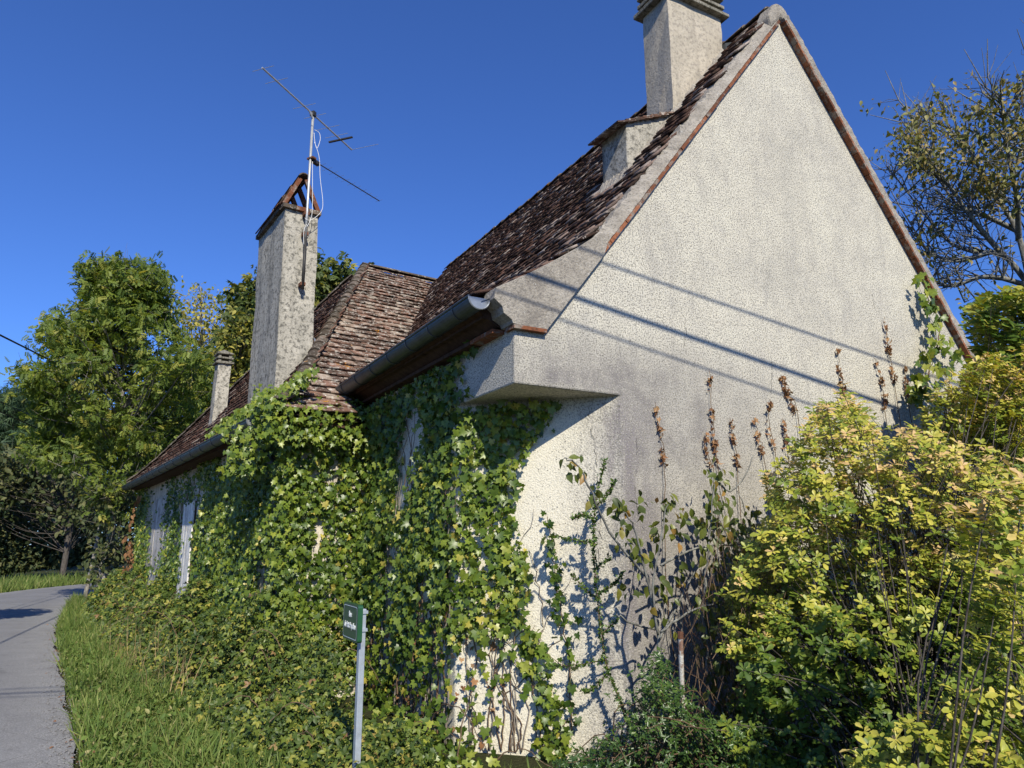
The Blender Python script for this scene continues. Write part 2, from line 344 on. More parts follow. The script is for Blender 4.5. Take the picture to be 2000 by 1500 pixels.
# ================================================================== setting
g = MB(); R_ = 600
g.add([(-R_, -R_, -.03), (R_, -R_, -.03), (R_, R_, -.03), (-R_, R_, -.03)], [(0, 1, 2, 3)])
struct(g.build('ground', M_GROUND))
road_l = [(-6.9, -40), (-6.8, -8), (-6.9, 2), (-7.3, 10), (-7.0, 18), (-6.4, 22), (-5.5, 25.6), (-4.3, 28.6), (-2.85, 31), (0, 33.6), (4, 36), (14, 40), (40, 46)]
road_r = [(-2.1, -40), (-2.15, -8), (-2.65, 1.9), (-3.2, 10.6), (-3.32, 16), (-3.2, 20), (-2.9, 23.5), (-2.2, 26), (-.6, 28.2), (2, 30.2), (6, 32.2), (15.5, 36), (41, 42)]
def smooth_line(p, n=8):
    p = np.array(p, float); out = []
    for i in range(len(p) - 1):
        a = p[max(i - 1, 0)]; b = p[i]; c = p[i + 1]; d = p[min(i + 2, len(p) - 1)]
        for t in np.linspace(0, 1, n, endpoint=False):
            out.append(.5 * ((2 * b) + (c - a) * t + (2 * a - 5 * b + 4 * c - d) * t * t + (-a + 3 * b - 3 * c + d) * t ** 3))
    out.append(p[-1]); return np.array(out)
RL, RR = smooth_line(road_l, 24), smooth_line(road_r, 24)
r = MB(); W = [0, .06, .16, .5, .84, .94, 1]
n_r = len(RL); vv = []; tt = []
for i in range(n_r):
    for k, w in enumerate(W):
        q = RL[i] * (1 - w) + RR[i] * w; jit = .025 * math.sin(i * .9) * (k in (0, 6)) + .015 * math.sin(i * 2.3 + k) * (k in (0, 6))
        vv.append((q[0] + jit, q[1], .012 + .035 * (1 - (2 * w - 1) ** 2))); tt.append([1, .75, .25, 0, .25, .75, 1][k])
r.add(vv, [(i * 7 + k, i * 7 + k + 1, (i + 1) * 7 + k + 1, (i + 1) * 7 + k) for i in range(n_r - 1) for k in range(6)]); r.t = tt
struct(r.build('road', M_ASPH, smooth=True))
def road_right(y): return np.interp(y, RR[:, 1], RR[:, 0])

# ================================================================== gable house
SL = 1.286; XA, ZA = 3.43, 7.307; WID = 6.86; ZS = 2.8; CH = 1.022
gh = thing('gable_house', 'cream roughcast gabled house with steep dark tile roof and cut-off corner', 'house', (3.4, 0, 0))
wall = MB()
DEP = 9.2
def P(*a): return np.array(a, float)
wall.add([(0, 0, ZS), (CH, 0, ZS), (CH, 0, -.05), (WID, 0, -.05), (WID, 0, 2.9), (XA, 0, ZA), (.262, 0, 3.236), (0, 0, 3.25),   # 0-7 gable outline
          (0, CH, ZS), (0, CH, -.05), (0, 3.6, -.05), (0, 3.6, 3.25),                                                          # 8-11 street wall
          (WID, DEP, -.05), (WID, DEP, 2.9), (XA, DEP, ZA), (.262, 3.6, 3.236)], # 12-15
         [(0, 1, 2, 3, 4, 5, 6, 7), (0, 8, 1), (1, 8, 9, 2), (0, 7, 11, 10, 9, 8), (3, 12, 13, 4)])
wall_o = wall.build('wall', M_WALL, gh, bevel=.014)
M_CRACK = mat_plain('crack_shadow', (.05, .045, .04), .3, 20, 1, .05, bump=0)
def crack(pl, parent, w=.0022):
    q = smooth_line([np.array(t, float) for t in pl], 7); q = q + RNG.normal(0, .006, q.shape); MB().tube(q, [w * random.uniform(.5, 1.2) for _ in q], 4).build('crack', M_CRACK, parent)
_cf = lambda px, py: on_plane(px, py, (1, 1, 0), CH - .001)
crack([_cf(1150, 795), _cf(1156, 840), _cf(1163, 890), _cf(1165, 960)], wall_o); crack([_cf(1165, 960), _cf(1172, 1040), _cf(1168, 1130), _cf(1178, 1240)], wall_o, .0018)
for pl in ([(1242, 845), (1244, 890), (1240, 950), (1246, 1010)], [(1506, 690), (1507, 730), (1505, 770)], [(1290, 905), (1294, 960), (1298, 1020)], [(1330, 600), (1338, 640), (1334, 690)], [(1700, 560), (1708, 610), (1704, 660)]):
    crack([atY(a_, b_, -.001) for a_, b_ in pl], wall_o, .0015)

# roof profile across the street slope (X, z), eaves to ridge, with the flared foot
ZR = 7.50
PROF1 = [(-.27, 3.47), (-.1, 3.555), (.14, 3.69), (.36, 3.83), (.6, 4.0), (.83, 4.19), (1.1, 4.51), (XA, ZR)]
def arc(prof):
    p = np.array(prof, float); d = np.r_[0, np.cumsum(np.hypot(*np.diff(p, axis=0).T))]; return p, d
def along(prof, s):
    p, d = arc(prof); return np.interp(s, d, p[:, 0]), np.interp(s, d, p[:, 1])
# --- hip house frame (u along the street, v into the plot)
O2 = P(-1.237, 3.711); U2 = P(-.08989, .99595); V2 = P(.99595, .08989)
def H(u, v, z): q = O2 + u * U2 + v * V2; return P(q[0], q[1], z)
def to_uv(p): d = np.asarray(p)[..., :2] - O2; return d @ U2, d @ V2
U0, UA, UE, ZE2, VA, ZA2 = -.62, 5.35, 11.3, 2.99, 3.33, 7.27
NEAR2 = [(U0, ZE2), (.0, ZE2 + .39), (UA, ZA2)]                         # near slope: (u, z)
FAR2 = [(UE, ZE2), (UE - .62, ZE2 + .39), (UA, ZA2)]
FRONT2 = [(0, ZE2), (.25, 3.22), (.5, 3.5), (1.0, 4.17), (VA, ZA2)]     # street slope: (v, z)
def inv(prof, z): p = np.array(prof); return np.interp(z, p[:, 1], p[:, 0])
def near2_z(u): p = np.array(NEAR2); return np.interp(u, p[:, 0], p[:, 1])

deck = MB()
p1 = np.array(PROF1); k = len(p1)
vs = [(x, y, z - .045) for (x, z) in p1 for y in (.03, DEP)] + [(WID + .35, .03, 2.6), (WID + .35, DEP, 2.6)]
deck.add(vs, [(2 * i, 2 * i + 1, 2 * i + 3, 2 * i + 2) for i in range(k)])
roof1 = deck.build('roof', M_DECK, gh)

def tile_set(parent, mat, rows, ncap, keep, name='tile', tl=.27, th=.02, nvar=12, tw=.165, rough=1.0):
    """rows: list of (a, b, up, nrm): row end points, direction up the slope and normal"""
    T = []
    for (a, b, up, nr) in rows:
        L = np.linalg.norm(b - a)
        if L < .08: continue
        d = (b - a) / L; off = random.random() * tw; x = -off
        sag = random.gauss(0, .006)
        while x < L:
            w = tw * random.uniform(.93, 1.02)
            if x >= -.03 and x + w * .8 < L + .05:
                o = a + d * x + up * (random.gauss(0, .006) * rough + sag) + nr * random.gauss(0, .004) * rough
                if keep(o): T.append((o, d, up, nr, w))
            x += w + .003
    def basis(o, d, up, nr, w):
        tilt = .15 + random.gauss(0, .03) * rough; yaw = random.gauss(0, .022); rl = random.gauss(0, .03) * rough
        u2 = unit(up * math.cos(tilt) - nr * math.sin(tilt) + d * yaw); d2 = unit(d + nr * rl - u2 * (d @ u2)); n2 = np.cross(d2, u2)
        if n2 @ nr < 0: n2 = -n2
        return o + nr * (.032 + abs(random.gauss(0, .004))), d2, u2, n2
    # variant meshes: unit tile with chipped, slightly bowed outline
    tv = []
    for q in range(nvar):
        c = [random.uniform(-.04, .03) for _ in range(6)]
        low = [(0, c[0] * .06), (.35, c[1] * .09 - .008), (.7, c[2] * .09 - .006), (1, c[3] * .06)]
        prof = [(x, y, 0) for x, y in low] + [(1, 1, 0), (0, 1, 0)]
        bow = lambda x: .35 * (1 - (2 * x - 1) ** 2)
        top = [(x, y, 1 + bow(x)) for x, y, _ in prof]; bot = [(x, y, bow(x)) for x, y, _ in prof]
        f = [(5, 0, 1), (5, 1, 2), (5, 2, 4), (2, 3, 4)]
        f = [tuple(i for i in t) for t in f] + [tuple(i + 6 for i in reversed(t)) for t in f]
        quads = [(0, 6, 7, 1), (1, 7, 8, 2), (2, 8, 9, 3), (3, 9, 10, 4), (5, 11, 6, 0)]
        f2 = []
        for t in quads: f2 += [(t[0], t[1], t[2]), (t[0], t[2], t[3])]
        tv.append((np.array(top + bot, float), np.array(f + f2)))
    O = np.array([t[0] for t in T]); pr = project(O); vis = (pr[:, 0] > 0) & (pr[:, 0] < 2000) & (pr[:, 1] > 0) & (pr[:, 1] < 1500)
    order = np.argsort(np.where(vis, pr[:, 2], 1e6)); single = set(order[:ncap].tolist())
    meshes = []; tints = [random.random() ** 1.3 for _ in range(nvar)]
    for q in range(nvar):
        m = fast_mesh(name, tv[q][0] * np.array([tw, tl, th]), tv[q][1], np.full(12, tints[q])); m.materials.append(mat); meshes.append(m)
    base = WLOC[parent.name] if True else 0
    VV = []; FF = []; TT = []; n = 0
    for i, t in enumerate(T):
        o, d2, u2, n2 = basis(*t); q = random.randrange(nvar)
        if i in single:
            ob = bpy.data.objects.new(name, meshes[q]); _link(ob, parent)
            s = t[4] / tw
            ob.matrix_local = Matrix([[d2[r_] * s, u2[r_], n2[r_], o[r_] - base[r_]] for r_ in range(3)] + [[0, 0, 0, 1]])
        else:
            w = tv[q][0] * np.array([t[4], tl, th]); VV.append(o + w[:, :1] * d2 + w[:, 1:2] * u2 + w[:, 2:3] * n2); FF.append(tv[q][1] + n); TT.append(np.full(12, random.random() ** 1.3)); n += 12
    if VV:
        m = fast_mesh('tiles', np.vstack(VV), np.vstack(FF), np.concatenate(TT)); m.materials.append(mat)
        ob = bpy.data.objects.new('tiles', m); _link(ob, parent); place(ob, parent); stuff(ob)
    print('tiles', len(T))

# chimney / stub footprints on the gable house (X0,X1,Y0,Y1)
CH1 = (2.36, 3.19, .62, 1.06); ST1 = (1.69, 2.37, .62, 1.05)
rows = []; _, dd = arc(PROF1); s = 0.0
while s < dd[-1] - .05:
    x, z = along(PROF1, s); x2, z2 = along(PROF1, s + .05); up = unit(P(x2 - x, 0, z2 - z)); nr = P(-up[2], 0, up[0])
    edge = .03 + .09 * (random.random() ** 2) if x > .7 else (.12 + random.uniform(0, .06))
    rows.append((P(x, edge, z), P(x, DEP, z), up, nr)); s += .122 * random.uniform(.97, 1.03)
def keep1(o):
    u, v = to_uv(o)
    if o[2] < near2_z(u) - .12: return False
    if CH1[0] - .12 < o[0] < CH1[1] - .05 and CH1[2] - .1 < o[1] < CH1[3] - .05: return False
    if ST1[0] - .12 < o[0] < ST1[1] and ST1[2] - .1 < o[1] < ST1[3] - .05: return False
    return True
tile_set(roof1, M_TILE1, rows, 300, keep1, rough=.5, th=.022)

# ridge tiles of the gable house
def ridge_tile(parent, a, b, rad, mat, upv=(0, 0, 1), name='ridge_tile', sweep=1.15):
    mb = MB(); a = P(*a); b = P(*b); d = unit(b - a); upv = np.array(upv, float); upv = unit(upv - d * (upv @ d)); sd = np.cross(d, upv); n = 9; vs = []
    for (c, r_) in ((a, rad * 1.06), (b, rad * .94)):
        for rr in (r_, r_ - .016):
            for j in range(n):
                t = -sweep + 2 * sweep * j / (n - 1); vs.append(c + rr * (math.sin(t) * sd + math.cos(t) * upv) - upv * rad * .35)
    f = []
    for j in range(n - 1):
        f += [(j, j + 1, 2 * n + j + 1, 2 * n + j), (n + j + 1, n + j, 3 * n + j, 3 * n + j + 1), (j + 1, j, n + j, n + j + 1), (2 * n + j, 2 * n + j + 1, 3 * n + j + 1, 3 * n + j)]
    f += [(0, 2 * n, 3 * n, n), (n - 1, 2 * n - 1, 4 * n - 1, 3 * n - 1)]
    return mb.add(vs, f, random.random()).build(name, mat, parent, smooth=False)
y = .1
while y < DEP - .3:
    ridge_tile(roof1, (XA, y, ZR + .02 + random.gauss(0, .006)), (XA, y + .36, ZR + .012), .105, M_HIP); y += .335

# verge: projecting brick course and a mortar fillet up to the tiles, both rakes
cs, sn = 1 / math.hypot(1, SL), SL / math.hypot(1, SL)
def rake(side, t, n, y):   # side -1 street rake, +1 garden rake; t down the rake from the apex, n outward from the wall line
    return P(XA + side * (t * cs + n * sn), y, ZA - t * sn + n * cs)
vg = MB()
for side in (-1, 1):
    Lr = 5.17 if side < 0 else 5.95; nb = 18 if side < 0 else 21; t0 = 0.02
    for i in range(nb):
        a_, b_ = t0 + (Lr - t0) * i / nb, t0 + (Lr - t0) * (i + 1) / nb - .006; j = random.gauss(0, .004); mb = MB()
        yy = (-.075 if side > 0 else -.04) + j; th = .034
        q = [rake(side, a_, 0.003, yy), rake(side, b_, 0.003, yy), rake(side, b_, 0.003, .05), rake(side, a_, 0.003, .05),
             rake(side, a_, th, yy), rake(side, b_, th, yy), rake(side, b_, th, .05), rake(side, a_, th, .05)]
        mb.hexa(q, random.random()).build('brick', M_BRICK, roof1)
    # mortar fillet: many short stations with a ragged surface
    ns = 110; st = []
    for i in range(ns + 1):
        t = -.02 + (Lr + (0 if side < 0 else .05)) * i / ns; jj = [random.gauss(0, .006) for _ in range(5)]
        y0 = -.065 if side > 0 else -.034; hx = 1.45 if side > 0 else 1.0
        st.append([rake(side, t, .036, .06), rake(side, t, .036 + abs(jj[0]) * .4, y0 + abs(jj[1]) * .5), rake(side, t, (.15 if side > 0 else .085) + jj[2], y0 + (.008 if side > 0 else .03) + jj[1] * .5), rake(side, t, .14 * hx + jj[3] * 1.5, .05 + jj[4]), rake(side, t, .15 * hx + jj[4], .15), rake(side, t, .05, .2)])
    nn = 6; vs = [q for r_ in st for q in r_]
    fs = [(i * nn + j, i * nn + (j + 1) % nn, (i + 1) * nn + (j + 1) % nn, (i + 1) * nn + j) for i in range(ns) for j in range(nn)]
    fs += [tuple(range(nn)), tuple(ns * nn + j for j in range(nn))]
    MB().add(vs, fs).build('verge_mortar', M_MORTAR, roof1)
# rounded mortar cap at the apex
ap = MB(); ap.prism([(XA - .17, -.04, ZA - .14), (XA, -.045, ZA + .055), (XA + .17, -.05, ZA - .14), (XA + .215, -.045, ZA - .02), (XA + .1, -.04, ZA + .19), (XA + .04, -.03, ZA + .235), (XA - .04, -.03, ZA + .235), (XA - .1, -.04, ZA + .19), (XA - .2, -.04, ZA + .0)], (0, .22, 0))
ap.build('ridge_end_mortar', M_MORTAR, roof1, bevel=.03)
# kneeler: triangular mortar plate at the flared foot of the street rake
kn = [(.262, 3.234), (.86, 4.0), (.92, 4.165), (.83, 4.2), (.6, 4.025), (.36, 3.86), (.143, 3.72), (-.06, 3.6), (-.185, 3.53), (-.2, 3.44), (-.13, 3.385), (-.115, 3.33), (-.045, 3.29), (-.035, 3.262)]
kb = MB().prism([(x, -.048, z) for x, z in kn], (0, .2, 0)).build('kneeler', M_MORTAR, roof1, bevel=.004)
MB().box(-.03, .27, -.052, .1, 3.226, 3.256).build('brick', M_BRICK, roof1)
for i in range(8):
    MB().box(-.11, .0, .16 + i * .42, .57 + i * .42, 3.23, 3.262, random.random()).build('brick', M_SOFFIT if i else M_BRICK, roof1)  # bricks past the first take the dark soffit colour, painting in the eaves' shade
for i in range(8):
    MB().box(-.2, -.012, .158 + i * .42, .572 + i * .42, 3.335, 3.368, random.random()).build('brick', M_SOFFIT, roof1)  # this row too is coloured dark for the shade under the eaves
MB().prism([(-.28, .155, 3.41), (-.06, .155, 3.28), (.25, .155, 3.28), (.25, .155, 3.66)], (0, 3.6, 0)).build('soffit', M_SOFFIT, roof1)
# gutter with its end cap and joint rings
def gutter(parent, a, b, rad, nring, mat, capmat):
    a = P(*a); b = P(*b); d = unit(b - a); sd = unit(np.cross(d, (0, 0, 1))); up = P(0, 0, 1); n = 13; mb = MB(); vs = []
    for c in (a, b):
        for rr in (rad, rad - .006):
            for j in range(n):
                t = math.pi * j / (n - 1); vs.append(c - sd * math.cos(t) * rr - up * math.sin(t) * rr)
    f = []
    for j in range(n - 1):
        f += [(j, 2 * n + j, 2 * n + j + 1, j + 1), (n + j, n + j + 1, 3 * n + j + 1, 3 * n + j), (j, j + 1, n + j + 1, n + j), (2 * n + j + 1, 2 * n + j, 3 * n + j, 3 * n + j + 1)]
    f += [(0, n, 3 * n, 2 * n), (n - 1, 3 * n - 1 - n + 0 * n + n * 0 + n - 1 + 1 - n + 0 + 0 if False else 2 * n - 1, 4 * n - 1, 3 * n - 1)]
    g_ = mb.add(vs, f).build('gutter', mat, parent, smooth=False)
    front = sd * 1.0
    # rolled bead on the outer rim
    MB().tube([a - sd * rad * s_ + up * .004 for s_ in ()] or [a + (-sd if (-sd)[0] < 0 else sd) * rad + up * .004, b + (-sd if (-sd)[0] < 0 else sd) * rad + up * .004], .011, 8).build('rim_bead', mat, g_)
    L = np.linalg.norm(b - a)
    for i in range(nring):
        c = a + d * (L * (i + .6) / nring); ring = [c - sd * math.cos(math.pi * j / 12) * (rad + .003) - up * math.sin(math.pi * j / 12) * (rad + .003) for j in range(13)]
        MB().tube(ring, .0055, 5).build('bracket', mat, g_)
    cap = [a - d * .004 - sd * math.cos(math.pi * j / 12) * (rad + .004) - up * math.sin(math.pi * j / 12) * (rad + .004) for j in range(13)]
    if np.cross(cap[1] - cap[0], cap[2] - cap[0]) @ d > 0: cap = cap[::-1]
    MB().prism(cap, d * .012).build('end_cap', capmat, g_)
    MB().tube(cap, .006, 5).build('cap_rim', capmat, g_)
    return g_
gutter(roof1, (-.285, .045, 3.455), (-.285, 3.75, 3.425), .088, 7, M_GUTTER, M_CAPZ)

# chimney of the gable house
def shaft(parent, c4, z0, z1, mat, name='shaft', jitter=.004, lean=(0, 0), foot=None):
    """four-sided shaft with slightly uneven faces: c4 corners ccw"""
    mb = MB(); nz = 10; nsd = 4; c4 = [np.array(q, float) for q in c4]; vs = []; per = []
    for i in range(4):
        for j in range(nsd): per.append(c4[i] * (1 - j / nsd) + c4[(i + 1) % 4] * (j / nsd))
    cen = sum(c4) / 4
    for kz in range(nz + 1):
        t = kz / nz; z = z0 + (z1 - z0) * t
        for p_ in per:
            w = (p_ - cen) * (1 - .012 * t) ; vs.append((cen[0] + w[0] + lean[0] * t + random.gauss(0, jitter), cen[1] + w[1] + lean[1] * t + random.gauss(0, jitter), z))
    n = len(per); f = [(a * n + b_, a * n + (b_ + 1) % n, (a + 1) * n + (b_ + 1) % n, (a + 1) * n + b_) for a in range(nz) for b_ in range(n)] + [tuple(nz * n + b_ for b_ in range(n))]
    return mb.add(vs, f).build(name, mat, parent)
def slab(parent, c4, z0, z1, over, mat, name='slab'):
    c4 = [np.array(q, float) for q in c4]; cen = sum(c4) / 4; ex = unit(c4[1] - c4[0]); ey = unit(c4[3] - c4[0]); sg = [(-1, -1), (1, -1), (1, 1), (-1, 1)]
    o = [c4[i] + (ex * sg[i][0] + ey * sg[i][1]) * over for i in range(4)]; ov = [random.gauss(0, .006) for _ in range(8)]
    return MB().hexa([(*o[i], z0 + ov[i]) for i in range(4)] + [(*o[i], z1 + ov[i + 4]) for i in range(4)]).build(name, mat, parent, bevel=.008)
X0, X1, Y0, Y1 = CH1; c4 = [(X0, Y0), (X1, Y0), (X1, Y1), (X0, Y1)]
ch1 = shaft(gh, c4, 5.6, 7.72, M_SHAFT1, 'chimney')
slab(ch1, c4, 7.71, 7.765, .075, M_SLAB)
for i in range(3):
    zb = 7.765 + i * .115
    for (cx_, cy_) in [(X0 + .07, Y0 + .06), (X1 - .07, Y0 + .06), (X1 - .07, Y1 - .06), (X0 + .07, Y1 - .06), ((X0 + X1) / 2, Y0 + .06)]:
        MB().box(cx_ - .05, cx_ + .05, cy_ - .04, cy_ + .04, zb, zb + .07).build('spacer', M_SLAB, ch1)
    slab(ch1, c4, zb + .07, zb + .115, .04, M_SLAB)
# mortar flaunching where the shaft meets the tiles (a sloped wedge along its sides)
def zr1(x): return np.interp(x, p1[:, 0], p1[:, 1])
def flaunch(parent, x0, x1, y0, y1, w=.07, h=.14):
    ns = 26; vs = []
    loop = [(x0, y0), (x1, y0), (x1, y1), (x0, y1)]; pts = []
    for i in range(4):
        a = np.array(loop[i]); b = np.array(loop[(i + 1) % 4])
        for j in range(ns): pts.append(a + (b - a) * j / ns)
    cen = np.mean(loop, 0)
    for q in pts:
        dv = np.sign(q - cen) * (np.abs(q - cen) > np.array([(x1 - x0) / 2 - 1e-3, (y1 - y0) / 2 - 1e-3])); j = random.gauss(0, .01)
        o = q + dv * (w + j); vs += [(o[0], o[1], zr1(o[0]) + .02 + random.gauss(0, .006)), (q[0] + dv[0] * .02, q[1] + dv[1] * .02, zr1(q[0]) + h * .55 + random.gauss(0, .012)), (q[0] - dv[0] * .01, q[1] - dv[1] * .01, zr1(q[0]) + h + random.gauss(0, .015))]
    n = len(pts); f = []
    for i in range(n):
        k2 = (i + 1) % n
        for j in range(2): f.append((i * 3 + j, k2 * 3 + j, k2 * 3 + j + 1, i * 3 + j + 1))
    MB().add(vs, f).build('flaunching', M_MORTAR, parent)
flaunch(ch1, *CH1)
MB().prism([(X1 + .005, Y0 - .04, 7.17), (X1 + .16, Y0 - .04, 7.33), (X1 + .13, Y0 - .04, 7.42), (X1 + .005, Y0 - .04, 7.36)], (0, .3, 0)).build('flashing', M_GUTTER, ch1)
# offset flue box in front of it, with a lean-to of tiles
a0, a1, b0, b1 = ST1
st = MB(); st.prism([(a0, b0, 4.9), (a1 - .015, b0, 4.9), (a1 - .015, b0, 6.19), (a0, b0, 5.87)], (0, b1 - b0, 0)); st_o = st.build('flue_box', M_SHAFT2, gh, bevel=.012)
flaunch(st_o, a0, a1 - .01, b0, b1, .08, .13)
upd = unit(P(a1 - a0, 0, .32)); nrd = P(-upd[2], 0, upd[0])
for i in range(6):
    for j in range(3):
        o = P(a0 - .13, b0 - .05, 5.8) + upd * (i * .125) + P(0, 1, 0) * (j * .18) + nrd * (.02 + random.uniform(0, .006)); up_t = unit(upd - nrd * .1)
        MB().obox(o, up_t * .26, P(0, .172, 0), nrd * .017, random.random()).build('tile', M_TILE2, st_o)

# ================================================================== hip house
hh = thing('hipped_house', 'low white house with red hipped tile roof and tall lichened chimney, behind the ivy', 'house', (*H(5, 4, 0)[:2], 0))
VW, UN, UF = .32, -.3, 11.0
w2 = MB(); w2.hexa([H(UN, VW, -.05), H(UN, 9, -.05), H(UF, 9, -.05), H(UF, VW, -.05), H(UN, VW, 3.0), H(UN, 9, 3.0), H(UF, 9, 3.0), H(UF, VW, 3.0)])
w2.build('wall', M_WALL2, hh)
d2 = MB()
lv = np.r_[np.linspace(ZE2, 4.17, 7), np.linspace(4.4, ZA2, 8)]
ring = []
for z in lv:
    un, uf, vf = inv(NEAR2, z), inv(FAR2[::-1], -1) if False else np.interp(z, [q[1] for q in FAR2], [q[0] for q in FAR2]), inv(FRONT2, z)
    ring.append([H(un, 9, z - .045), H(un, vf, z - .045), H(uf, vf, z - .045), H(uf, 9, z - .045)])
vs = [q for r_ in ring for q in r_]
d2.add(vs, [(i * 4 + j, i * 4 + j + 1, (i + 1) * 4 + j + 1, (i + 1) * 4 + j) for i in range(len(lv) - 1) for j in range(3)])
roof2 = d2.build('roof', M_DECK, hh)
def far2(z): return float(np.interp(z, [q[1] for q in FAR2], [q[0] for q in FAR2]))
CHU, CHV = (1.22, 2.56), (.5, .98); SCU, SCV = (5.72, 6.02), (.64, .87)
rows_n = []; _, dd = arc(NEAR2); s = 0.0; d3 = lambda a: P(a[0], a[1], 0)
while s < dd[-1] - .04:
    u, z = along(NEAR2, s); u2, z2 = along(NEAR2, s + .05); up = unit(d3(U2) * (u2 - u) + P(0, 0, z2 - z)); nr = unit(P(0, 0, 1) - up * up[2])
    v0 = float(inv(FRONT2, z)); rows_n.append((H(u, v0 + .02, z), H(u, 7.2, z), up, nr)); s += .2 * random.uniform(.97, 1.03)
def keep_n(o): return not (o[0] > -.3 and o[2] < zr1(min(o[0], XA)) - .25 and o[0] < XA + .3 and o[1] < 9)
tile_set(roof2, M_TILE2, rows_n, 300, keep_n, tl=.36, th=.023, tw=.18, rough=.7)
rows_f = []; _, dd = arc(FRONT2); s = 0.0
while s < dd[-1] - .04:
    v, z = along(FRONT2, s); v2, z2 = along(FRONT2, s + .05); up = unit(d3(V2) * (v2 - v) + P(0, 0, z2 - z)); nr = unit(P(0, 0, 1) - up * up[2])
    rows_f.append((H(float(inv(NEAR2, z)) + .02, v, z), H(far2(z), v, z), up, nr)); s += .15 * random.uniform(.97, 1.03)
def keep_f(o):
    u, v = to_uv(o); return not ((CHU[0] - .1 < u < CHU[1] - .04 and CHV[0] - .1 < v < CHV[1]) or (SCU[0] - .1 < u < SCU[1] and SCV[0] - .1 < v < SCV[1]))
tile_set(roof2, M_TILE1 if False else mat_tile('brown_tile', [(.06, .036, .028), (.09, .05, .038), (.12, .065, .05), (.16, .085, .06), (.34, .28, .23)], (.5, .46, .42), .62, .7), rows_f, 0, keep_f, tl=.3, th=.022, tw=.18, rough=.6)
# hip and ridge tiles
zs = np.linspace(ZE2 + .02, ZA2, 24)
hip = [H(float(inv(NEAR2, z)), float(inv(FRONT2, z)), z + .05) for z in zs]
hp = np.array(hip); hd = np.r_[0, np.cumsum(np.linalg.norm(np.diff(hp, axis=0), axis=1))]
def hip_at(s): return P(*[np.interp(s, hd, hp[:, i]) for i in range(3)])
s = 0
while s < hd[-1] - .1:
    a_, b_ = hip_at(s), hip_at(min(s + .37, hd[-1])); ridge_tile(roof2, a_ + P(0, 0, .012), b_ + P(0, 0, -.004), .1, M_HIP, (-.35, -.45, .8), 'hip_tile'); s += .33
v = VA - .05
while v < 7.0:
    ridge_tile(roof2, H(UA, v + .37, ZA2 + .04), H(UA, v, ZA2 + .055), .115, M_HIP); v += .335
fh = [H(far2(z), float(inv(FRONT2, z)), z + .05) for z in zs]
for i in range(0, len(fh) - 2, 1):
    ridge_tile(roof2, fh[i], fh[i + 1] + P(0, 0, -.002), .115, M_HIP, (-.5, .4, .8), 'hip_tile')
# eaves soffit and gutter on the street side
MB().hexa([H(U0 + .05, .06, ZE2 - .12), H(U0 + .05, .36, ZE2 - .12), H(UE - .1, .36, ZE2 - .12), H(UE - .1, .06, ZE2 - .12), H(U0 + .05, .06, ZE2 - .07), H(U0 + .05, .36, ZE2 - .07), H(UE - .1, .36, ZE2 - .07), H(UE - .1, .06, ZE2 - .07)]).build('soffit', M_SOFFIT, roof2)
MB().hexa([H(U0 + .06, .362, ZE2 - .12), H(U0 + .06, 1.3, ZE2 - .12), H(-.29, 1.3, ZE2 - .12), H(-.29, .362, ZE2 - .12), H(U0 + .06, .362, ZE2 - .07), H(U0 + .06, 1.3, ZE2 - .07), H(-.29, 1.3, ZE2 - .07), H(-.29, .362, ZE2 - .07)]).build('soffit', M_SOFFIT, roof2)
gutter(roof2, H(.0, -.05, 2.96), H(UE + .02, -.05, 2.93), .085, 16, M_GUTTER, M_CAPZ)
dp = [H(.22, -.05, 2.89), H(.22, -.05, 2.8), H(.2, .0, 2.72), H(.12, .14, 2.58), H(.06, .24, 2.46), H(.05, .27, 2.3), H(.05, .27, .1)]
MB().tube(dp, .048, 12).build('downpipe', M_GUTTER, hh, smooth=True)
# tall chimney
cc = [H(CHU[0], CHV[0], 0)[:2], H(CHU[0], CHV[1], 0)[:2], H(CHU[1], CHV[1], 0)[:2], H(CHU[1], CHV[0], 0)[:2]]
tc = shaft(hh, cc, 2.6, 6.22, M_SHAFT2, 'tall_chimney', .006, lean=(-.035, .02))
lx = P(-.035, .02, 0)
def T(u, v, z): return H(u, v, z) + lx
# brick ledge round the top, laid brick by brick
for i in range(3):
    vA, vB = CHV[0] - .035 + i * .184, CHV[0] - .035 + (i + 1) * .184 - .008
    MB().hexa([T(CHU[0] - .04, vA, 6.2), T(CHU[0] - .04, vB, 6.2), T(CHU[0] + .1, vB, 6.2), T(CHU[0] + .1, vA, 6.2), T(CHU[0] - .04, vA, 6.26), T(CHU[0] - .04, vB, 6.26), T(CHU[0] + .1, vB, 6.265), T(CHU[0] + .1, vA, 6.265)], random.random()).build('brick', M_HIP if i != 1 else M_BRICK, tc)
for i in range(5):
    for vv_ in (CHV[0] - .045, CHV[1] - .07):
        uA, uB = CHU[0] + .1 + i * .25, CHU[0] + .1 + (i + 1) * .25 - .006
        MB().hexa([T(uA, vv_, 6.2), T(uA, vv_ + .11, 6.2), T(uB, vv_ + .11, 6.2), T(uB, vv_, 6.2), T(uA, vv_, 6.26), T(uA, vv_ + .11, 6.26), T(uB, vv_ + .11, 6.26), T(uB, vv_, 6.26)], random.random()).build('brick', M_HIP, tc)
vm = (CHV[0] + CHV[1]) / 2; zt = 6.71
def lean_tile(u, w, side, thick, mat, name, lo=6.262, hi=zt, inset=0.0, foot=.22):
    a_ = T(u, vm + side * foot, lo); b_ = T(u, vm + side * (.015 + inset), hi); d_ = b_ - a_; uu = d3(U2); nn_ = unit(np.cross(d_, uu)) * (1 if np.cross(d_, uu) @ d3(V2) * side > 0 else -1)
    MB().obox(a_, uu * w, d_, nn_ * thick, random.random()).build(name, mat, tc)
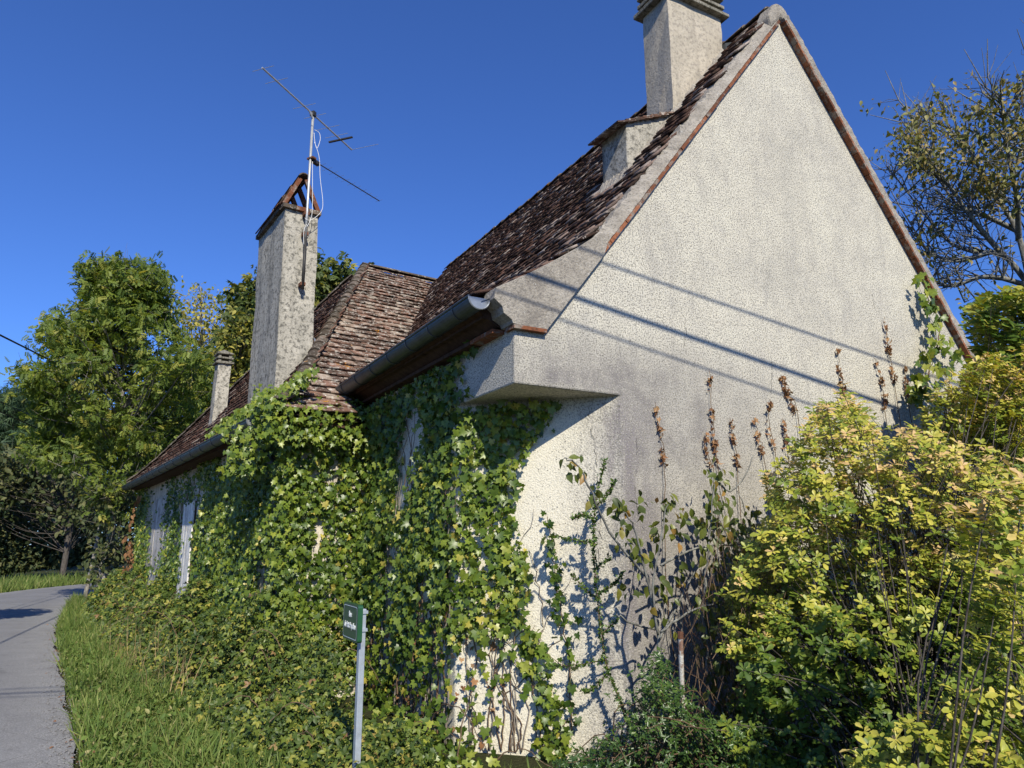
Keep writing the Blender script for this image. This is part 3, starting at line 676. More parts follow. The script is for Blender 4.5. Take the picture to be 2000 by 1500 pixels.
for u in (CHU[0] + .02, CHU[0] + .33, CHU[0] + .66, CHU[0] + .99, CHU[1] - .1):
    for sd in (-1, 1): lean_tile(u, .055, sd, .06, M_BRICK, 'cap_strut')
for i in range(4):
    for jz in range(2):
        lean_tile(CHU[0] + .05 + i * .31, .3, -1, .018, M_TILE1, 'tile', 6.262 + jz * .2, 6.262 + jz * .2 + .27, inset=.13 - jz * .11, foot=.30 - jz * .11)
ridge_tile(tc, T(CHU[0] - .02, vm, zt + .03), T(CHU[0] + .42, vm, zt + .03), .085, M_HIP); ridge_tile(tc, T(CHU[0] + .4, vm, zt + .035), T(CHU[0] + .82, vm, zt + .03), .085, M_HIP); ridge_tile(tc, T(CHU[0] + .8, vm, zt + .035), T(CHU[1], vm, zt + .03), .085, M_HIP)
# small chimney
cc = [H(SCU[0], SCV[0], 0)[:2], H(SCU[0], SCV[1], 0)[:2], H(SCU[1], SCV[1], 0)[:2], H(SCU[1], SCV[0], 0)[:2]]
sc = shaft(hh, cc, 3.3, 4.93, M_SHAFT2, 'small_chimney', .004, lean=(.03, 0))
cc = [np.array(q) + (.03, 0) for q in cc]
slab(sc, cc, 4.93, 4.965, .045, M_SLAB)
for i in range(2):
    zb = 4.965 + i * .085
    for q in cc: c_ = np.array(q) * .82 + sum(np.array(t) for t in cc) / 4 * .18; MB().box(c_[0] - .025, c_[0] + .025, c_[1] - .025, c_[1] + .025, zb, zb + .055).build('spacer', M_SLAB, sc)
    slab(sc, cc, zb + .055, zb + .085, .03, M_SLAB)
cen = sum(cc) / 4; e = [np.array(q) + (np.array(q) - cen) * .15 for q in cc]
MB().add([(*q, 5.137) for q in e] + [(*cen, 5.23)], [(0, 1, 4), (1, 2, 4), (2, 3, 4), (3, 0, 4), (3, 2, 1, 0)]).build('cap', M_SLAB, sc)
# zinc flashings glinting beside the two chimneys
for (uu, vv_, zz, s_) in ((CHU[0] - .03, 1.0, 4.3, 1.0), (SCU[0] - .03, .9, 4.05, .7)):
    MB().prism([H(uu, vv_ - .01, zz - .06 * s_), H(uu, vv_ + .1 * s_, zz - .12 * s_), H(uu, vv_ + .04 * s_, zz - .02 * s_), H(uu, vv_ - .03 * s_, zz + .08 * s_)], d3(U2) * .02).build('flashing', M_CAPZ, tc if s_ == 1 else sc)
# weathered plank shutters on the street wall
M_PLANK = mat_shaft('bleached_plank', (.46, .43, .39), (.6, .57, .52), (.27, .24, .22), 4)
M_PLANKW = mat_shaft('white_plank', (.7, .68, .62), (.78, .75, .68), (.5, .47, .42), 5)
def wall_u(px):   # where the sight line of a photo column meets the street wall
    n = P(V2[0], V2[1], 0); q = on_plane(px, 1080, n, (O2 + V2 * (VW - .03)) @ V2); return float((q[:2] - O2) @ U2)
def shutter(pa, pb, npl, z0, z1, mat, name):
    ua, ub = wall_u(pb), wall_u(pa); sh = MB().hexa([H(ua, VW - .03, z0), H(ua, VW - .002, z0), H(ub, VW - .002, z0), H(ub, VW - .03, z0), H(ua, VW - .03, z1), H(ua, VW - .002, z1), H(ub, VW - .002, z1), H(ub, VW - .03, z1)]).build(name, M_SOFFIT, hh)
    for i in range(npl):
        a_, b_ = ua + (ub - ua) * i / npl + .006, ua + (ub - ua) * (i + 1) / npl - .006; o_ = -.05 - random.uniform(0, .008); lo = z0 - random.uniform(0, .05); hi = z1 + random.uniform(-.02, .02)
        MB().hexa([H(a_, VW + o_, lo), H(a_, VW - .031, lo), H(b_, VW - .031, lo), H(b_, VW + o_, lo), H(a_, VW + o_, hi), H(a_, VW - .031, hi), H(b_, VW - .031, hi), H(b_, VW + o_, hi)]).build('plank', mat, sh)
    return sh
shutter(294, 332, 6, .3, 2.5, M_PLANK, 'plank_door')
shutter(354, 373, 4, .45, 2.3, M_PLANKW, 'shutter')

# ================================================================== tv aerial on the tall chimney
M_ALU = mat_plain('weathered_aluminium', (.46, .46, .44), .2, 30, .45, .5, .5, .1); M_DARK = mat_plain('dark_metal', (.04, .038, .036), .3, 30, .6, .4, .3)
M_COAX = mat_plain('white_coax', (.75, .74, .7), .08, 20, .5, .4); M_RUST = mat_plain('rusty_iron', (.14, .065, .04), .4, 25, .9, .2)
mast_u = CHU[0] - .085
def mast(px, py): n = P(U2[0], U2[1], 0); return on_plane(px, py, n, (O2 + U2 * mast_u) @ U2)
m0, m1, m2 = mast(591, 563), mast(600, 412), mast(611.5, 224)
ta = thing('tv_aerial', 'twin rooftop television aerial on a mast strapped to the tall chimney', 'aerial', tuple(m0))
MB().tube([m0 + P(0, 0, -.02), m0 * .35 + m1 * .65], .021, 10).build('mast_foot', M_DARK, ta, smooth=True)
MB().tube([m0 * .36 + m1 * .64, m1, m2 + P(0, 0, .03)], .019, 10).build('mast', M_ALU, ta, smooth=True)
for q in (m0 + P(0, 0, .06), m0 * .3 + m1 * .7, m1 + P(0, 0, -.04)):
    MB().obox(q + P(-.035, -.012, -.022), (.07, 0, 0), tuple(d3(U2) * .1), (0, 0, .045)).build('bracket', M_RUST, ta)
def az_dir(a): return P(math.sin(a), math.cos(a), 0)
def solve_s(o, d, px):
    lo, hi = -4.0, 6.0
    f = lambda s: project(o + d * s)[0, 0] - px
    for _ in range(60):
        m = (lo + hi) / 2
        if (f(lo) < 0) == (f(m) < 0): lo = m
        else: hi = m
    return (lo + hi) / 2
A1 = YAW + math.atan(522 / 1412 * math.cos(PITCH)); D1 = az_dir(A1); E1 = P(D1[1], -D1[0], 0)
sa, sb = solve_s(m2, D1, 512), solve_s(m2, D1, 687)
MB().tube([m2 + D1 * sa, m2 + D1 * sb], .012, 8).build('boom', M_ALU, ta)
for px, hl in ((514, .17), (540, .18), (594, .19), (615, .19), (640, .2), (657, .2)):
    q = m2 + D1 * solve_s(m2, D1, px); MB().tube([q - E1 * hl, q + E1 * hl], .0035, 5).build('element', M_ALU, ta)
q = m2 + D1 * solve_s(m2, D1, 665); MB().obox(q - E1 * .21 - D1 * .012 - P(0, 0, .012), E1 * .42, D1 * .03, (0, 0, .02)).build('dipole', M_DARK, ta)
q = m2 + D1 * sb; MB().tube([q, q + E1 * .48], .0035, 5).build('element', M_ALU, ta)
MB().prism([m2 + D1 * -.13 + P(0, 0, 0.0), m2 + P(0, 0, -.1), m2 + D1 * .06 + P(0, 0, -.01)], E1 * .012).build('boom_bracket', M_ALU, ta)
MB().obox(m2 - D1 * .03 - E1 * .035 - P(0, 0, .03), D1 * .06, E1 * .07, (0, 0, .07)).build('clamp', M_DARK, ta)
m3 = mast(608.5, 312); A2 = YAW + math.atan(825 / 1412 * math.cos(PITCH)); D2 = az_dir(A2); E2 = P(D2[1], -D2[0], 0); s2 = solve_s(m3, D2, 741)
MB().tube([m3 - D2 * .05, m3 + D2 * s2], .008, 8).build('boom', M_DARK, ta)
for i in range(12):
    q = m3 + D2 * (.06 + (s2 - .07) * i / 11); hl = .105 - .0035 * i; MB().tube([q - E2 * hl, q + E2 * hl], .0022, 4).build('element', M_ALU, ta)
MB().obox(m3 + D2 * .02 - E2 * .03 - P(0, 0, .035), D2 * .12, E2 * .06, (0, 0, .05)).build('junction_box', M_DARK, ta)
MB().obox(m3 - D2 * .035 - E2 * .06 + P(0, 0, .0), D2 * .07, E2 * .12, (0, 0, .025)).build('clamp', M_RUST, ta)
def coax(pp, off=.03):
    p_ = [mast(a, b) - d3(U2) * off for a, b in pp]; q_ = smooth_line(p_, 6); MB().tube(q_, .0036, 5).build('coax_cable', M_COAX, ta, smooth=True)
coax([(613, 256), (622, 262), (624, 275), (618, 292), (614, 282), (612, 262)]); coax([(613, 280), (622, 310), (624, 350), (629, 395), (626, 415), (610, 430), (600, 432), (594, 428)])
coax([(609, 318), (609, 350), (609, 390), (608, 420), (603, 436), (598, 445)]); coax([(597, 440), (592, 455), (592, 480)])

# ================================================================== overhead cables
M_CABLE = mat_plain('black_cable', (.015, .015, .016), .2, 20, .6, .3, bump=0)
def cable(pts, r, label, n=24, sag=0.0):
    a, b = P(*pts[0]), P(*pts[-1]); q = [a + (b - a) * t - P(0, 0, 4 * sag * t * (1 - t)) for t in np.linspace(0, 1, n)]
    o = MB().tube(q, r, 8).build('overhead_cable', M_CABLE); return tag(o, label, 'cable')
def over_shadow(pa, pb, back, r, label):
    A, B = atY(*pa, -.01), atY(*pb, -.01); s_ = SUN_TRAVEL / SUN_TRAVEL[1]; A2_, B2_ = A + s_ * back, B + s_ * back; d_ = (B2_ - A2_) / (B2_[0] - A2_[0])
    cable([A2_ + d_ * (-14 - A2_[0]), A2_ + d_ * (26 - A2_[0])], r, label)
over_shadow((1100, 570), (1640, 757), -3.0, .02, 'thick black overhead cable crossing high above the road, darkest shadow on gable')
over_shadow((1175, 510), (1740, 705), -3.0, .011, 'overhead cable crossing above the road, casting the topmost shadow on the gable')
over_shadow((1090, 620), (1560, 780), -3.0, .009, 'thin overhead cable crossing above the road, casting the lowest shadow on the gable')
def far_cable(pa, pb, da, db, r, label):
    A, B = at_depth(*pa, da), at_depth(*pb, db); d_ = B - A; cable([A - d_ * 2.2, A + d_ * 1.9], r, label)
far_cable((0, 655), (92, 701), 13, 17, .018, 'black overhead cable against the blue sky, running into the ash tree top')
far_cable((0, 785), (80, 821), 18, 22, .010, 'upper of two thin overhead cables in front of the dark pine')
far_cable((0, 805), (105, 851), 17, 22, .015, 'lower of two thin overhead cables in front of the dark pine')

# ================================================================== street sign
M_SIGN = mat_plain('green_enamel', (.018, .075, .03), .12, 8, .3, .5, bump=.03); M_SIGNW = mat_plain('white_enamel', (.78, .8, .78), .05, 10, .4, .4, bump=0)
M_GALV = mat_plain('galvanised_steel', (.38, .42, .46), .15, 18, .5, .5, .35, .1)
sn0 = at_depth(700, 1183, 4.62)               # top corner nearest the gable
sw, sh_, sth = .36, .232, .032
best = None
for a in np.linspace(-.4, .9, 400):
    q = sn0 + P(-math.sin(a), math.cos(a), 0) * sw; e_ = abs(project(q)[0, 0] - 672)
    if best is None or e_ < best[0]: best = (e_, a)
a = best[1]; ew = P(-math.sin(a), math.cos(a), 0); nrm = P(-ew[1], ew[0], 0)
nrm = nrm if nrm @ (CAM_POS - sn0) > 0 else -nrm
zt_ = sn0[2]
ss = thing('street_sign', 'green enamel street name sign on a galvanised post in front of the ivy', 'sign', (sn0[0], sn0[1], 0))
def S_(w, z, n=0.0): return P(sn0[0], sn0[1], zt_) + ew * w + P(0, 0, z) + nrm * n
rc = .018; outl = []
for cx_, cz_, a0 in ((sw - rc, -rc, 0), (rc, -rc, 90), (rc, -sh_ + rc, 180), (sw - rc, -sh_ + rc, 270)):
    for k_ in range(4): t = math.radians(a0 + 30 * k_); outl.append((cx_ + rc * math.cos(t), cz_ + rc * math.sin(t)))
fr = [S_(w, z, 0) for w, z in outl]
if np.cross(fr[1] - fr[0], fr[2] - fr[1]) @ nrm < 0: fr = fr[::-1]
plate = MB().prism(fr, -nrm * sth).build('plate', M_SIGN, ss)
# thin white border with notched corners
mg, nt, bw = .014, .022, .0045
bp_ = [(mg + nt, -mg), (sw - mg - nt, -mg), (sw - mg - nt * .2, -mg - nt * .2), (sw - mg, -mg - nt), (sw - mg, -sh_ + mg + nt), (sw - mg - nt * .2, -sh_ + mg + nt * .2), (sw - mg - nt, -sh_ + mg), (mg + nt, -sh_ + mg), (mg + nt * .2, -sh_ + mg + nt * .2), (mg, -sh_ + mg + nt), (mg, -mg - nt), (mg + nt * .2, -mg - nt * .2)]
bm_ = MB()
cxm, czm = sw / 2, -sh_ / 2
for i in range(12):
    a_, b_ = bp_[i], bp_[(i + 1) % 12]; f_ = lambda q, s_: S_(cxm + (q[0] - cxm) * (1 - s_ / (sw / 2)), czm + (q[1] - czm) * (1 - s_ / (sh_ / 2)), .0022)
    v4 = [f_(a_, 0), f_(b_, 0), f_(b_, bw), f_(a_, bw)]
    bm_.add(v4, [(0, 1, 2, 3)])
bm_.build('border_line', M_SIGNW, plate)
def sign_text(txt, size, zc, sx):
    cu = bpy.data.curves.new('lettering', 'FONT'); cu.body = txt; cu.size = size; cu.align_x = 'CENTER'; cu.align_y = 'CENTER'; cu.extrude = .0008; cu.offset = .0012
    tmp = bpy.data.objects.new('lettering_curve', cu); COL.objects.link(tmp); dg = bpy.context.evaluated_depsgraph_get(); me = bpy.data.meshes.new_from_object(tmp.evaluated_get(dg)); bpy.data.objects.remove(tmp)
    me.materials.clear(); me.materials.append(M_SIGNW); o = bpy.data.objects.new('lettering', me); _link(o, plate)
    # text runs so that it reads from the road: x axis from the far end to the near end
    xa = -ew if np.cross(-ew, (0, 0, 1)) @ nrm > 0 else ew
    pos = S_(sw / 2, zc, .0025) - (WLOC[ss.name] + (-WLOC[ss.name]))
    o.matrix_local = Matrix([[xa[i] * sx, (0, 0, 1)[i], nrm[i], pos[i]] for i in range(3)] + [[0, 0, 0, 1]])
sign_text('Rue', .052, -.068, .8); sign_text('du Petit Peyrilou', .052, -.138, .78)
pw = .04; pc = at_depth(695.5, 1252, 4.66)
ang = a + .12; ex_ = P(math.cos(ang), math.sin(ang), 0); ey_ = P(-math.sin(ang), math.cos(ang), 0)
pc = S_(.09, 0, -sth - .022); top = zt_ - .03
MB().obox(P(pc[0], pc[1], -.3) - ex_ * pw / 2 - ey_ * pw / 2, ex_ * pw, ey_ * pw, P(0, 0, top + .3)).build('post', M_GALV, ss, bevel=.004)
for z in (-.06, -.17): MB().obox(P(pc[0], pc[1], zt_ + z) - ex_ * .028 - ey_ * .028, ex_ * .056, ey_ * .056, P(0, 0, .02)).build('clamp_band', M_GALV, ss)

# ================================================================== vegetation materials
M_IVY = mat_leaf('ivy_leaf', [(0, (.028, .06, .01)), (.4, (.075, .12, .016)), (.72, (.165, .215, .028)), (.93, (.28, .29, .042)), (1, (.38, .32, .06))], .38, .28, .45)
M_DEAD = mat_leaf('withered_leaf', [(0, (.12, .06, .032)), (.6, (.24, .125, .062)), (1, (.36, .23, .12))], .8, .15, .1)
M_BRAM = mat_leaf('bramble_leaf', [(0, (.03, .055, .012)), (.5, (.075, .11, .018)), (.82, (.16, .19, .03)), (.96, (.29, .26, .05)), (1, (.22, .12, .06))], .5, .25)
M_GRASS = mat_leaf('grass_blade', [(0, (.06, .105, .022)), (.55, (.135, .19, .042)), (.85, (.21, .235, .07)), (1, (.36, .3, .15))], .6, .3, .2)
M_STRAW = mat_leaf('dry_grass', [(0, (.2, .13, .06)), (1, (.42, .31, .17))], .8, .2, .1)
M_ASHL = mat_leaf('ash_leaf', [(0, (.06, .1, .018)), (.5, (.14, .19, .03)), (.85, (.21, .25, .045)), (1, (.33, .3, .06))], .5, .45)
M_YEL = mat_leaf('yellow_autumn_leaf', [(0, (.10, .13, .03)), (.5, (.3, .28, .06)), (1, (.5, .4, .1))], .6, .35, .2)
M_MAPLE = mat_leaf('field_maple_leaf', [(0, (.035, .06, .015)), (.6, (.085, .115, .025)), (1, (.26, .24, .05))], .55, .3)
M_PINE = mat_leaf('pine_needle', [(0, (.02, .045, .018)), (1, (.06, .1, .04))], .6, .1)
M_HEDGE = mat_leaf('hedge_leaf', [(0, (.03, .045, .015)), (.6, (.065, .08, .027)), (1, (.13, .125, .045))], .6, .2)
M_PRIV = mat_leaf('privet_yellow_leaf', [(0, (.05, .09, .014)), (.35, (.17, .22, .03)), (.65, (.36, .35, .05)), (.88, (.5, .43, .09)), (1, (.52, .36, .17))], .42, .28)
M_LAUR = mat_leaf('evergreen_leaf', [(0, (.035, .07, .014)), (.5, (.085, .14, .022)), (.85, (.2, .24, .035)), (1, (.36, .33, .06))], .4, .35, .4)
M_PYRA = mat_leaf('firethorn_leaf', [(0, (.025, .055, .012)), (.6, (.06, .105, .018)), (1, (.12, .17, .03))], .35, .15, .45)
M_SHRUB = mat_leaf('broad_shrub_leaf', [(0, (.04, .055, .014)), (.6, (.08, .105, .02)), (.9, (.16, .17, .03)), (1, (.3, .15, .05))], .4, .25, .4)
M_WALN = mat_leaf('walnut_leaf', [(0, (.1, .11, .03)), (.55, (.19, .185, .05)), (1, (.3, .21, .08))], .55, .25)
M_BARK = mat_bark('pale_bark', (.12, .105, .085), (.33, .31, .27)); M_BARKD = mat_bark('dark_bark', (.04, .033, .028), (.13, .115, .1)); M_STEM = mat_bark('brown_stem', (.09, .055, .035), (.2, .14, .09))
M_BARKG = mat_bark('grey_lichened_bark', (.07, .065, .055), (.3, .3, .27))

def rnd(n, a, b): return a + (b - a) * RNG.random(n)
def gauss(n, s, k=3): return RNG.normal(0, s, (n, k))

# ------------------------------------------------------------------ ivy on the walls
def wall_ivy(o, ea, eb, la, lb, nrm, polys, per_m2, off, size, thick_bias=1.0, avoid=()):
    """leaves over a wall rectangle o + a*ea + b*eb kept where the plant grows (outline traced on the wall)"""
    n = int(la * lb * per_m2); a = RNG.random(n) * la; b = RNG.random(n) * lb
    Pp = o + a[:, None] * ea + b[:, None] * eb; px = project(Pp); keep = np.zeros(n, bool)
    wob = RNG.normal(0, 7, (n, 2))
    for poly, dens in polys: keep |= in_poly(px[:, 0] + wob[:, 0], px[:, 1] + wob[:, 1], poly) & (RNG.random(n) < dens)
    for poly in avoid: keep &= ~in_poly(px[:, 0] + wob[:, 0] * .5, px[:, 1] + wob[:, 1] * .5, poly)
    Pp = Pp[keep]; m = len(Pp)
    dep = off[0] + (off[1] - off[0]) * RNG.random(m) ** thick_bias
    lump = .5 + .5 * np.sin(Pp @ np.array([2.1, 2.3, 2.9])) * np.sin(Pp @ np.array([-3.1, 2.7, 1.3]) + 1); dep = dep * (.45 + .8 * lump)
    Pp = Pp + nrm * dep[:, None]
    D = np.array([0, 0, -1.0]) + gauss(m, .55) + nrm * .2; N = nrm * .8 + gauss(m, .5) - SUN_TRAVEL * .75
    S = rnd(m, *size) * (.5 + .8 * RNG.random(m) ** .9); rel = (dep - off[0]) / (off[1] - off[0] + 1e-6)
    t = np.clip(.12 + .62 * RNG.random(m) ** 1.2 + .22 * (rel - .3) + .06 * RNG.normal(size=m), 0, .93); t[RNG.random(m) < .035] = 1.0  # leaves close to the wall tinted darker: inner shade put into their colour
    return Pp, D, N, S, t
def cat(*sets): return [np.concatenate([s[i] for s in sets]) for i in range(5)]
X_, Y_, Z_ = P(1, 0, 0), P(0, 1, 0), P(0, 0, 1)
strip = [(824, 740), (839, 748), (830, 800), (836, 845), (829, 887), (819, 915), (808, 985), (782, 1003), (785, 905), (790, 845), (811, 800)]
patches = [[(640, 905), (655, 900), (650, 960), (636, 950)], [(610, 1010), (628, 1000), (622, 1090), (606, 1085)], [(686, 928), (714, 925), (712, 965), (690, 972)], [(520, 1085), (548, 1078), (545, 1140), (515, 1160)]]
polyA = [(690, 770), (760, 735), (835, 690), (900, 655), (960, 648), (952, 668), (915, 700), (905, 730), (893, 770), (1000, 776), (1085, 783), (1100, 788), (1064, 830), (1042, 868), (1036, 888), (1003, 926), (1014, 940), (1010, 975), (1000, 1008), (1008, 1058), (1030, 1062), (1030, 1110), (1036, 1150), (1030, 1196), (995, 1225), (960, 1250), (930, 1225), (880, 1290), (850, 1330), (690, 1420)]
polyB = [(880, 1200), (1000, 1225), (985, 1330), (960, 1500), (700, 1520), (700, 1350)]
polyC = [(1025, 1185), (1052, 1245), (1085, 1300), (1102, 1390), (1125, 1490), (1062, 1490), (1045, 1390), (1010, 1270)]
bare = [[(770, 1060), (792, 1060), (778, 1300), (752, 1310)], [(832, 1130), (852, 1130), (834, 1400), (812, 1400)], [(790, 1290), (812, 1280), (800, 1490), (770, 1490)], [(735, 1200), (748, 1200), (740, 1400), (725, 1400)], [(860, 1220), (880, 1210), (870, 1350), (850, 1360)]]
ivyc = thing('climbing_ivy', 'thick green ivy hanging over the cut-off corner of the gabled house', 'ivy', (.25, .8, 0))
nW1 = -X_; nW2 = P(-1, -1, 0) / math.sqrt(2)
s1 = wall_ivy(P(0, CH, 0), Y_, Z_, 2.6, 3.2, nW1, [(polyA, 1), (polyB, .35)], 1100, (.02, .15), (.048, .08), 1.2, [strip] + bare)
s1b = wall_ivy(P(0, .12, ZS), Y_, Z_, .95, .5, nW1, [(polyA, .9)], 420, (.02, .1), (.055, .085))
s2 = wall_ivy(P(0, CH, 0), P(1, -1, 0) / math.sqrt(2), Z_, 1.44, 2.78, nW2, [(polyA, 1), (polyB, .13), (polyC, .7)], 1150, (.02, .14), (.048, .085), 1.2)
s2[4][:] = np.clip(s2[4] + .1, 0, 1)  # chamfer leaves tinted brighter, their sunlit look put into the colour
# leaves creeping over the ground at the foot of the wall
ng = 4200; gx = rnd(ng, -1.0, .35); gy_ = rnd(ng, -.4, 3.2); kg = (gx + gy_ < .98) & ((gx < -.3) | ((gx < 0) & (gy_ > 1.4))); gz = rnd(ng, .02, .5) * (.3 + .7 * RNG.random(ng)) * np.clip(1.15 + .8 * gx, .35, 1); gpos = np.stack([gx, gy_, gz], 1)[kg]; ng = len(gpos)
sg = (gpos, gauss(ng, .7) + np.array([-.3, -.4, -.1]), np.array([-.3, -.4, .8]) + gauss(ng, .35), rnd(ng, .045, .085), np.clip(rnd(ng, .1, .9), 0, 1))
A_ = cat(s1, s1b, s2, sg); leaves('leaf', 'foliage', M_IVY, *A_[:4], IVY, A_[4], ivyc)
# withered leaves low down, and bare clinging stems
m_ = wall_ivy(P(0, CH, 0), P(1, -1, 0) / math.sqrt(2), Z_, 1.44, 1.6, nW2, [(polyB, .5), ([(900, 1100), (1010, 1120), (990, 1240), (880, 1260)], .25)], 180, (.01, .06), (.03, .06))
stuff(leaf_mesh('withered_foliage', M_DEAD, *m_[:4], IVY, m_[4], ivyc))
m_ = wall_ivy(P(0, CH, 0), Y_, Z_, 2.4, 1.6, nW1, [([(700, 1150), (880, 1180), (870, 1500), (700, 1500)], .4)], 180, (.02, .08), (.03, .055))
stuff(leaf_mesh('withered_foliage', M_DEAD, *m_[:4], IVY, m_[4], ivyc))
def vine(parent, pts, r0, r1, mat=M_STEM, name='stem', wob=.02, n=5):
    q = smooth_line(pts, n); q = q + RNG.normal(0, wob, q.shape) * np.linspace(0, 1, len(q))[:, None] ** .3 * .6
    MB().tube(q, list(np.linspace(r0, r1, len(q))), 5).build(name, mat, parent, smooth=True)
M_ROOT = mat_bark('pale_aerial_root', (.16, .13, .1), (.34, .3, .25))
for i in range(34):
    y0 = rnd(1, 1.1, 3.2)[0]; x0 = -.03; h = rnd(1, 1.4, 3.0)[0]
    vine(ivyc, [P(x0 - .01, y0 + rnd(1, -.05, .05)[0] * k, h * k / 5) for k in range(6)], .011, .003, M_ROOT if i % 3 else M_STEM)
for i in range(20):
    t = rnd(1, .05, 1.0)[0]; b = P(0, CH, 0) + P(1, -1, 0) / math.sqrt(2) * t + nW2 * .015; h = rnd(1, .8, 2.4)[0] * (1 - t * .45)
    vine(ivyc, [b + P(1, -1, 0) / math.sqrt(2) * rnd(1, -.06, .06)[0] * k + Z_ * h * k / 5 for k in range(6)], .006, .002, M_ROOT if i % 2 else M_STEM)

ivyh = thing('climbing_ivy', 'deep mound of ivy smothering the white walls of the hipped house', 'ivy', tuple(H(1.5, .2, 0)))
polyF = [(470, 800), (520, 780), (600, 772), (735, 758), (745, 1330), (560, 1330), (400, 1230), (386, 1160), (390, 1040), (412, 965), (445, 930), (480, 905), (500, 880), (540, 850), (530, 800)]
nF = P(-V2[0], -V2[1], 0); nN = P(-U2[0], -U2[1], 0); eU, eV = d3(U2), d3(V2)
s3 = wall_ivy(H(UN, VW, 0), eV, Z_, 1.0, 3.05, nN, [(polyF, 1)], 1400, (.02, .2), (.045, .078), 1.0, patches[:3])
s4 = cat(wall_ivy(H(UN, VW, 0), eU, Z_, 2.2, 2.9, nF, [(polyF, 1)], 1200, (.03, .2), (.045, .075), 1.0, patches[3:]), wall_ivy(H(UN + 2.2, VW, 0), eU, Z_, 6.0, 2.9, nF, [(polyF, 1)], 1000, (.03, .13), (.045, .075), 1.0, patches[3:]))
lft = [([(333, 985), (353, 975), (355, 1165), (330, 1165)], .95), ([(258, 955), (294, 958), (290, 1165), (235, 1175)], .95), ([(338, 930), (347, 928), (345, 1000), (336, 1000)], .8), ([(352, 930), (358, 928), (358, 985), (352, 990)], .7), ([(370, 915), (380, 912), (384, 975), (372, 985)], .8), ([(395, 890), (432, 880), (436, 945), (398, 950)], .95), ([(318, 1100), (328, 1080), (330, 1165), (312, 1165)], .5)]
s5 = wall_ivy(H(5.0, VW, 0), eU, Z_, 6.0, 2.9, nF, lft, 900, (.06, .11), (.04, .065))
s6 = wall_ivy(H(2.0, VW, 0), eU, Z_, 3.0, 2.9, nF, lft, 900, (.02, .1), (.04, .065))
# ivy spilling over the eaves, the gutter and the foot of the near slope
n = 1700; u = rnd(n, U0 - .12, -.05); v = rnd(n, -.1, 1.25); z = 2.92 + .55 * np.clip((u - U0 + .1), 0, 1) + rnd(n, -.3, .1); pp = np.array([H(a, b, c) for a, b, c in zip(u, v, z)])
n2 = 1300; u = rnd(n2, -.7, 2.4); v = rnd(n2, -.14, .42); z = 3.0 + np.clip(v, 0, 1) * 1.0 + rnd(n2, -.02, .16); kk = RNG.random(n2) < np.interp(u, [0, 1.2, 2.4], [1, .8, .15]); pp2 = np.array([H(a, b, c) for a, b, c in zip(u, v, z)])[kk]
pp3 = np.array([H(a, b, c) for a, b, c in zip(rnd(420, -.35, .9), rnd(420, -.22, .12), rnd(420, 2.35, 2.95))])
pe = np.vstack([pp, pp2, pp3]); m = len(pe)
nc = 900; ca = rnd(nc, -.2, 1.8); rr_ = .02 + .2 * RNG.random(nc); cz = rnd(nc, .25, 3.0); pc_ = np.array([H(UN, VW, c_) for c_ in cz]) - np.cos(ca)[:, None] * rr_[:, None] * d3(U2) - np.sin(ca)[:, None] * rr_[:, None] * d3(V2)
pe = np.vstack([pe, pc_]); m = len(pe)
s7 = (pe, np.array([-.2, -.3, -.8]) + gauss(m, .45), np.array([-.35, -.7, .6]) + gauss(m, .4), rnd(m, .045, .085), np.clip(.35 + .5 * RNG.random(m), 0, .95))
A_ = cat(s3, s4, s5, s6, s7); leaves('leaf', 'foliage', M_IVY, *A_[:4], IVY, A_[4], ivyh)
for i in range(14):
    u0 = rnd(1, -.2, 6)[0]; vine(ivyh, [H(u0 + rnd(1, -.08, .08)[0] * k, VW - .02, 2.7 * k / 5) for k in range(6)], .014, .005)

# ivy on the garden verge
iv = thing('climbing_ivy', 'sparse ivy creeping over the brick verge at the garden end of the gable', 'ivy', (6.3, 0, 0))
poly = [(1790, 540), (1815, 535), (1850, 640), (1880, 690), (1800, 800), (1770, 770), (1800, 690), (1830, 660), (1800, 590)]
pts = sample_poly(poly, 130); pp = np.array([atY(a, b, -.11 - .06 * RNG.random()) for a, b in pts]); m = len(pp)
leaf_objects('leaf', M_IVY, pp, np.array([0, 0, -1]) + gauss(m, .5), np.array([-.2, -1, .3]) + gauss(m, .4), rnd(m, .08, .13), IVY, rnd(m, .3, .95), iv)
vine(iv, [atY(*q, -.06) for q in ((1815, 900), (1800, 780), (1825, 690), (1835, 640), (1812, 580), (1800, 540))], .01, .004)
# small ivy runner on the bare chamfer
ir = thing('ivy_runner', 'thin ivy runner with few dark leaves on the bare chamfered wall', 'ivy', (.6, .3, 0))
def chamf(px, py, off=.03): return on_plane(px, py, (1, 1, 0), CH - off * math.sqrt(2))
run = [(1115, 1440), (1110, 1300), (1098, 1200), (1085, 1130), (1078, 1070), (1068, 1010)]; vine(ir, [chamf(*q) for q in run], .006, .003)
q_ = smooth_line(run, 14); q_ = np.vstack([q_, np.array([(1085, 1185), (1108, 1205), (1118, 1212), (1078, 1180), (1095, 1195), (1100, 1170)] * 2)]) + RNG.normal(0, 9, (len(q_) + 12, 2))
pp = np.array([chamf(a, b, .04 + .05 * RNG.random()) for a, b in q_]); m = len(pp)
leaf_objects('leaf', M_IVY, pp, np.array([0, 0, -1]) + gauss(m, .5), nW2 + gauss(m, .4), rnd(m, .035, .085), IVY, rnd(m, .0, .5), ir)

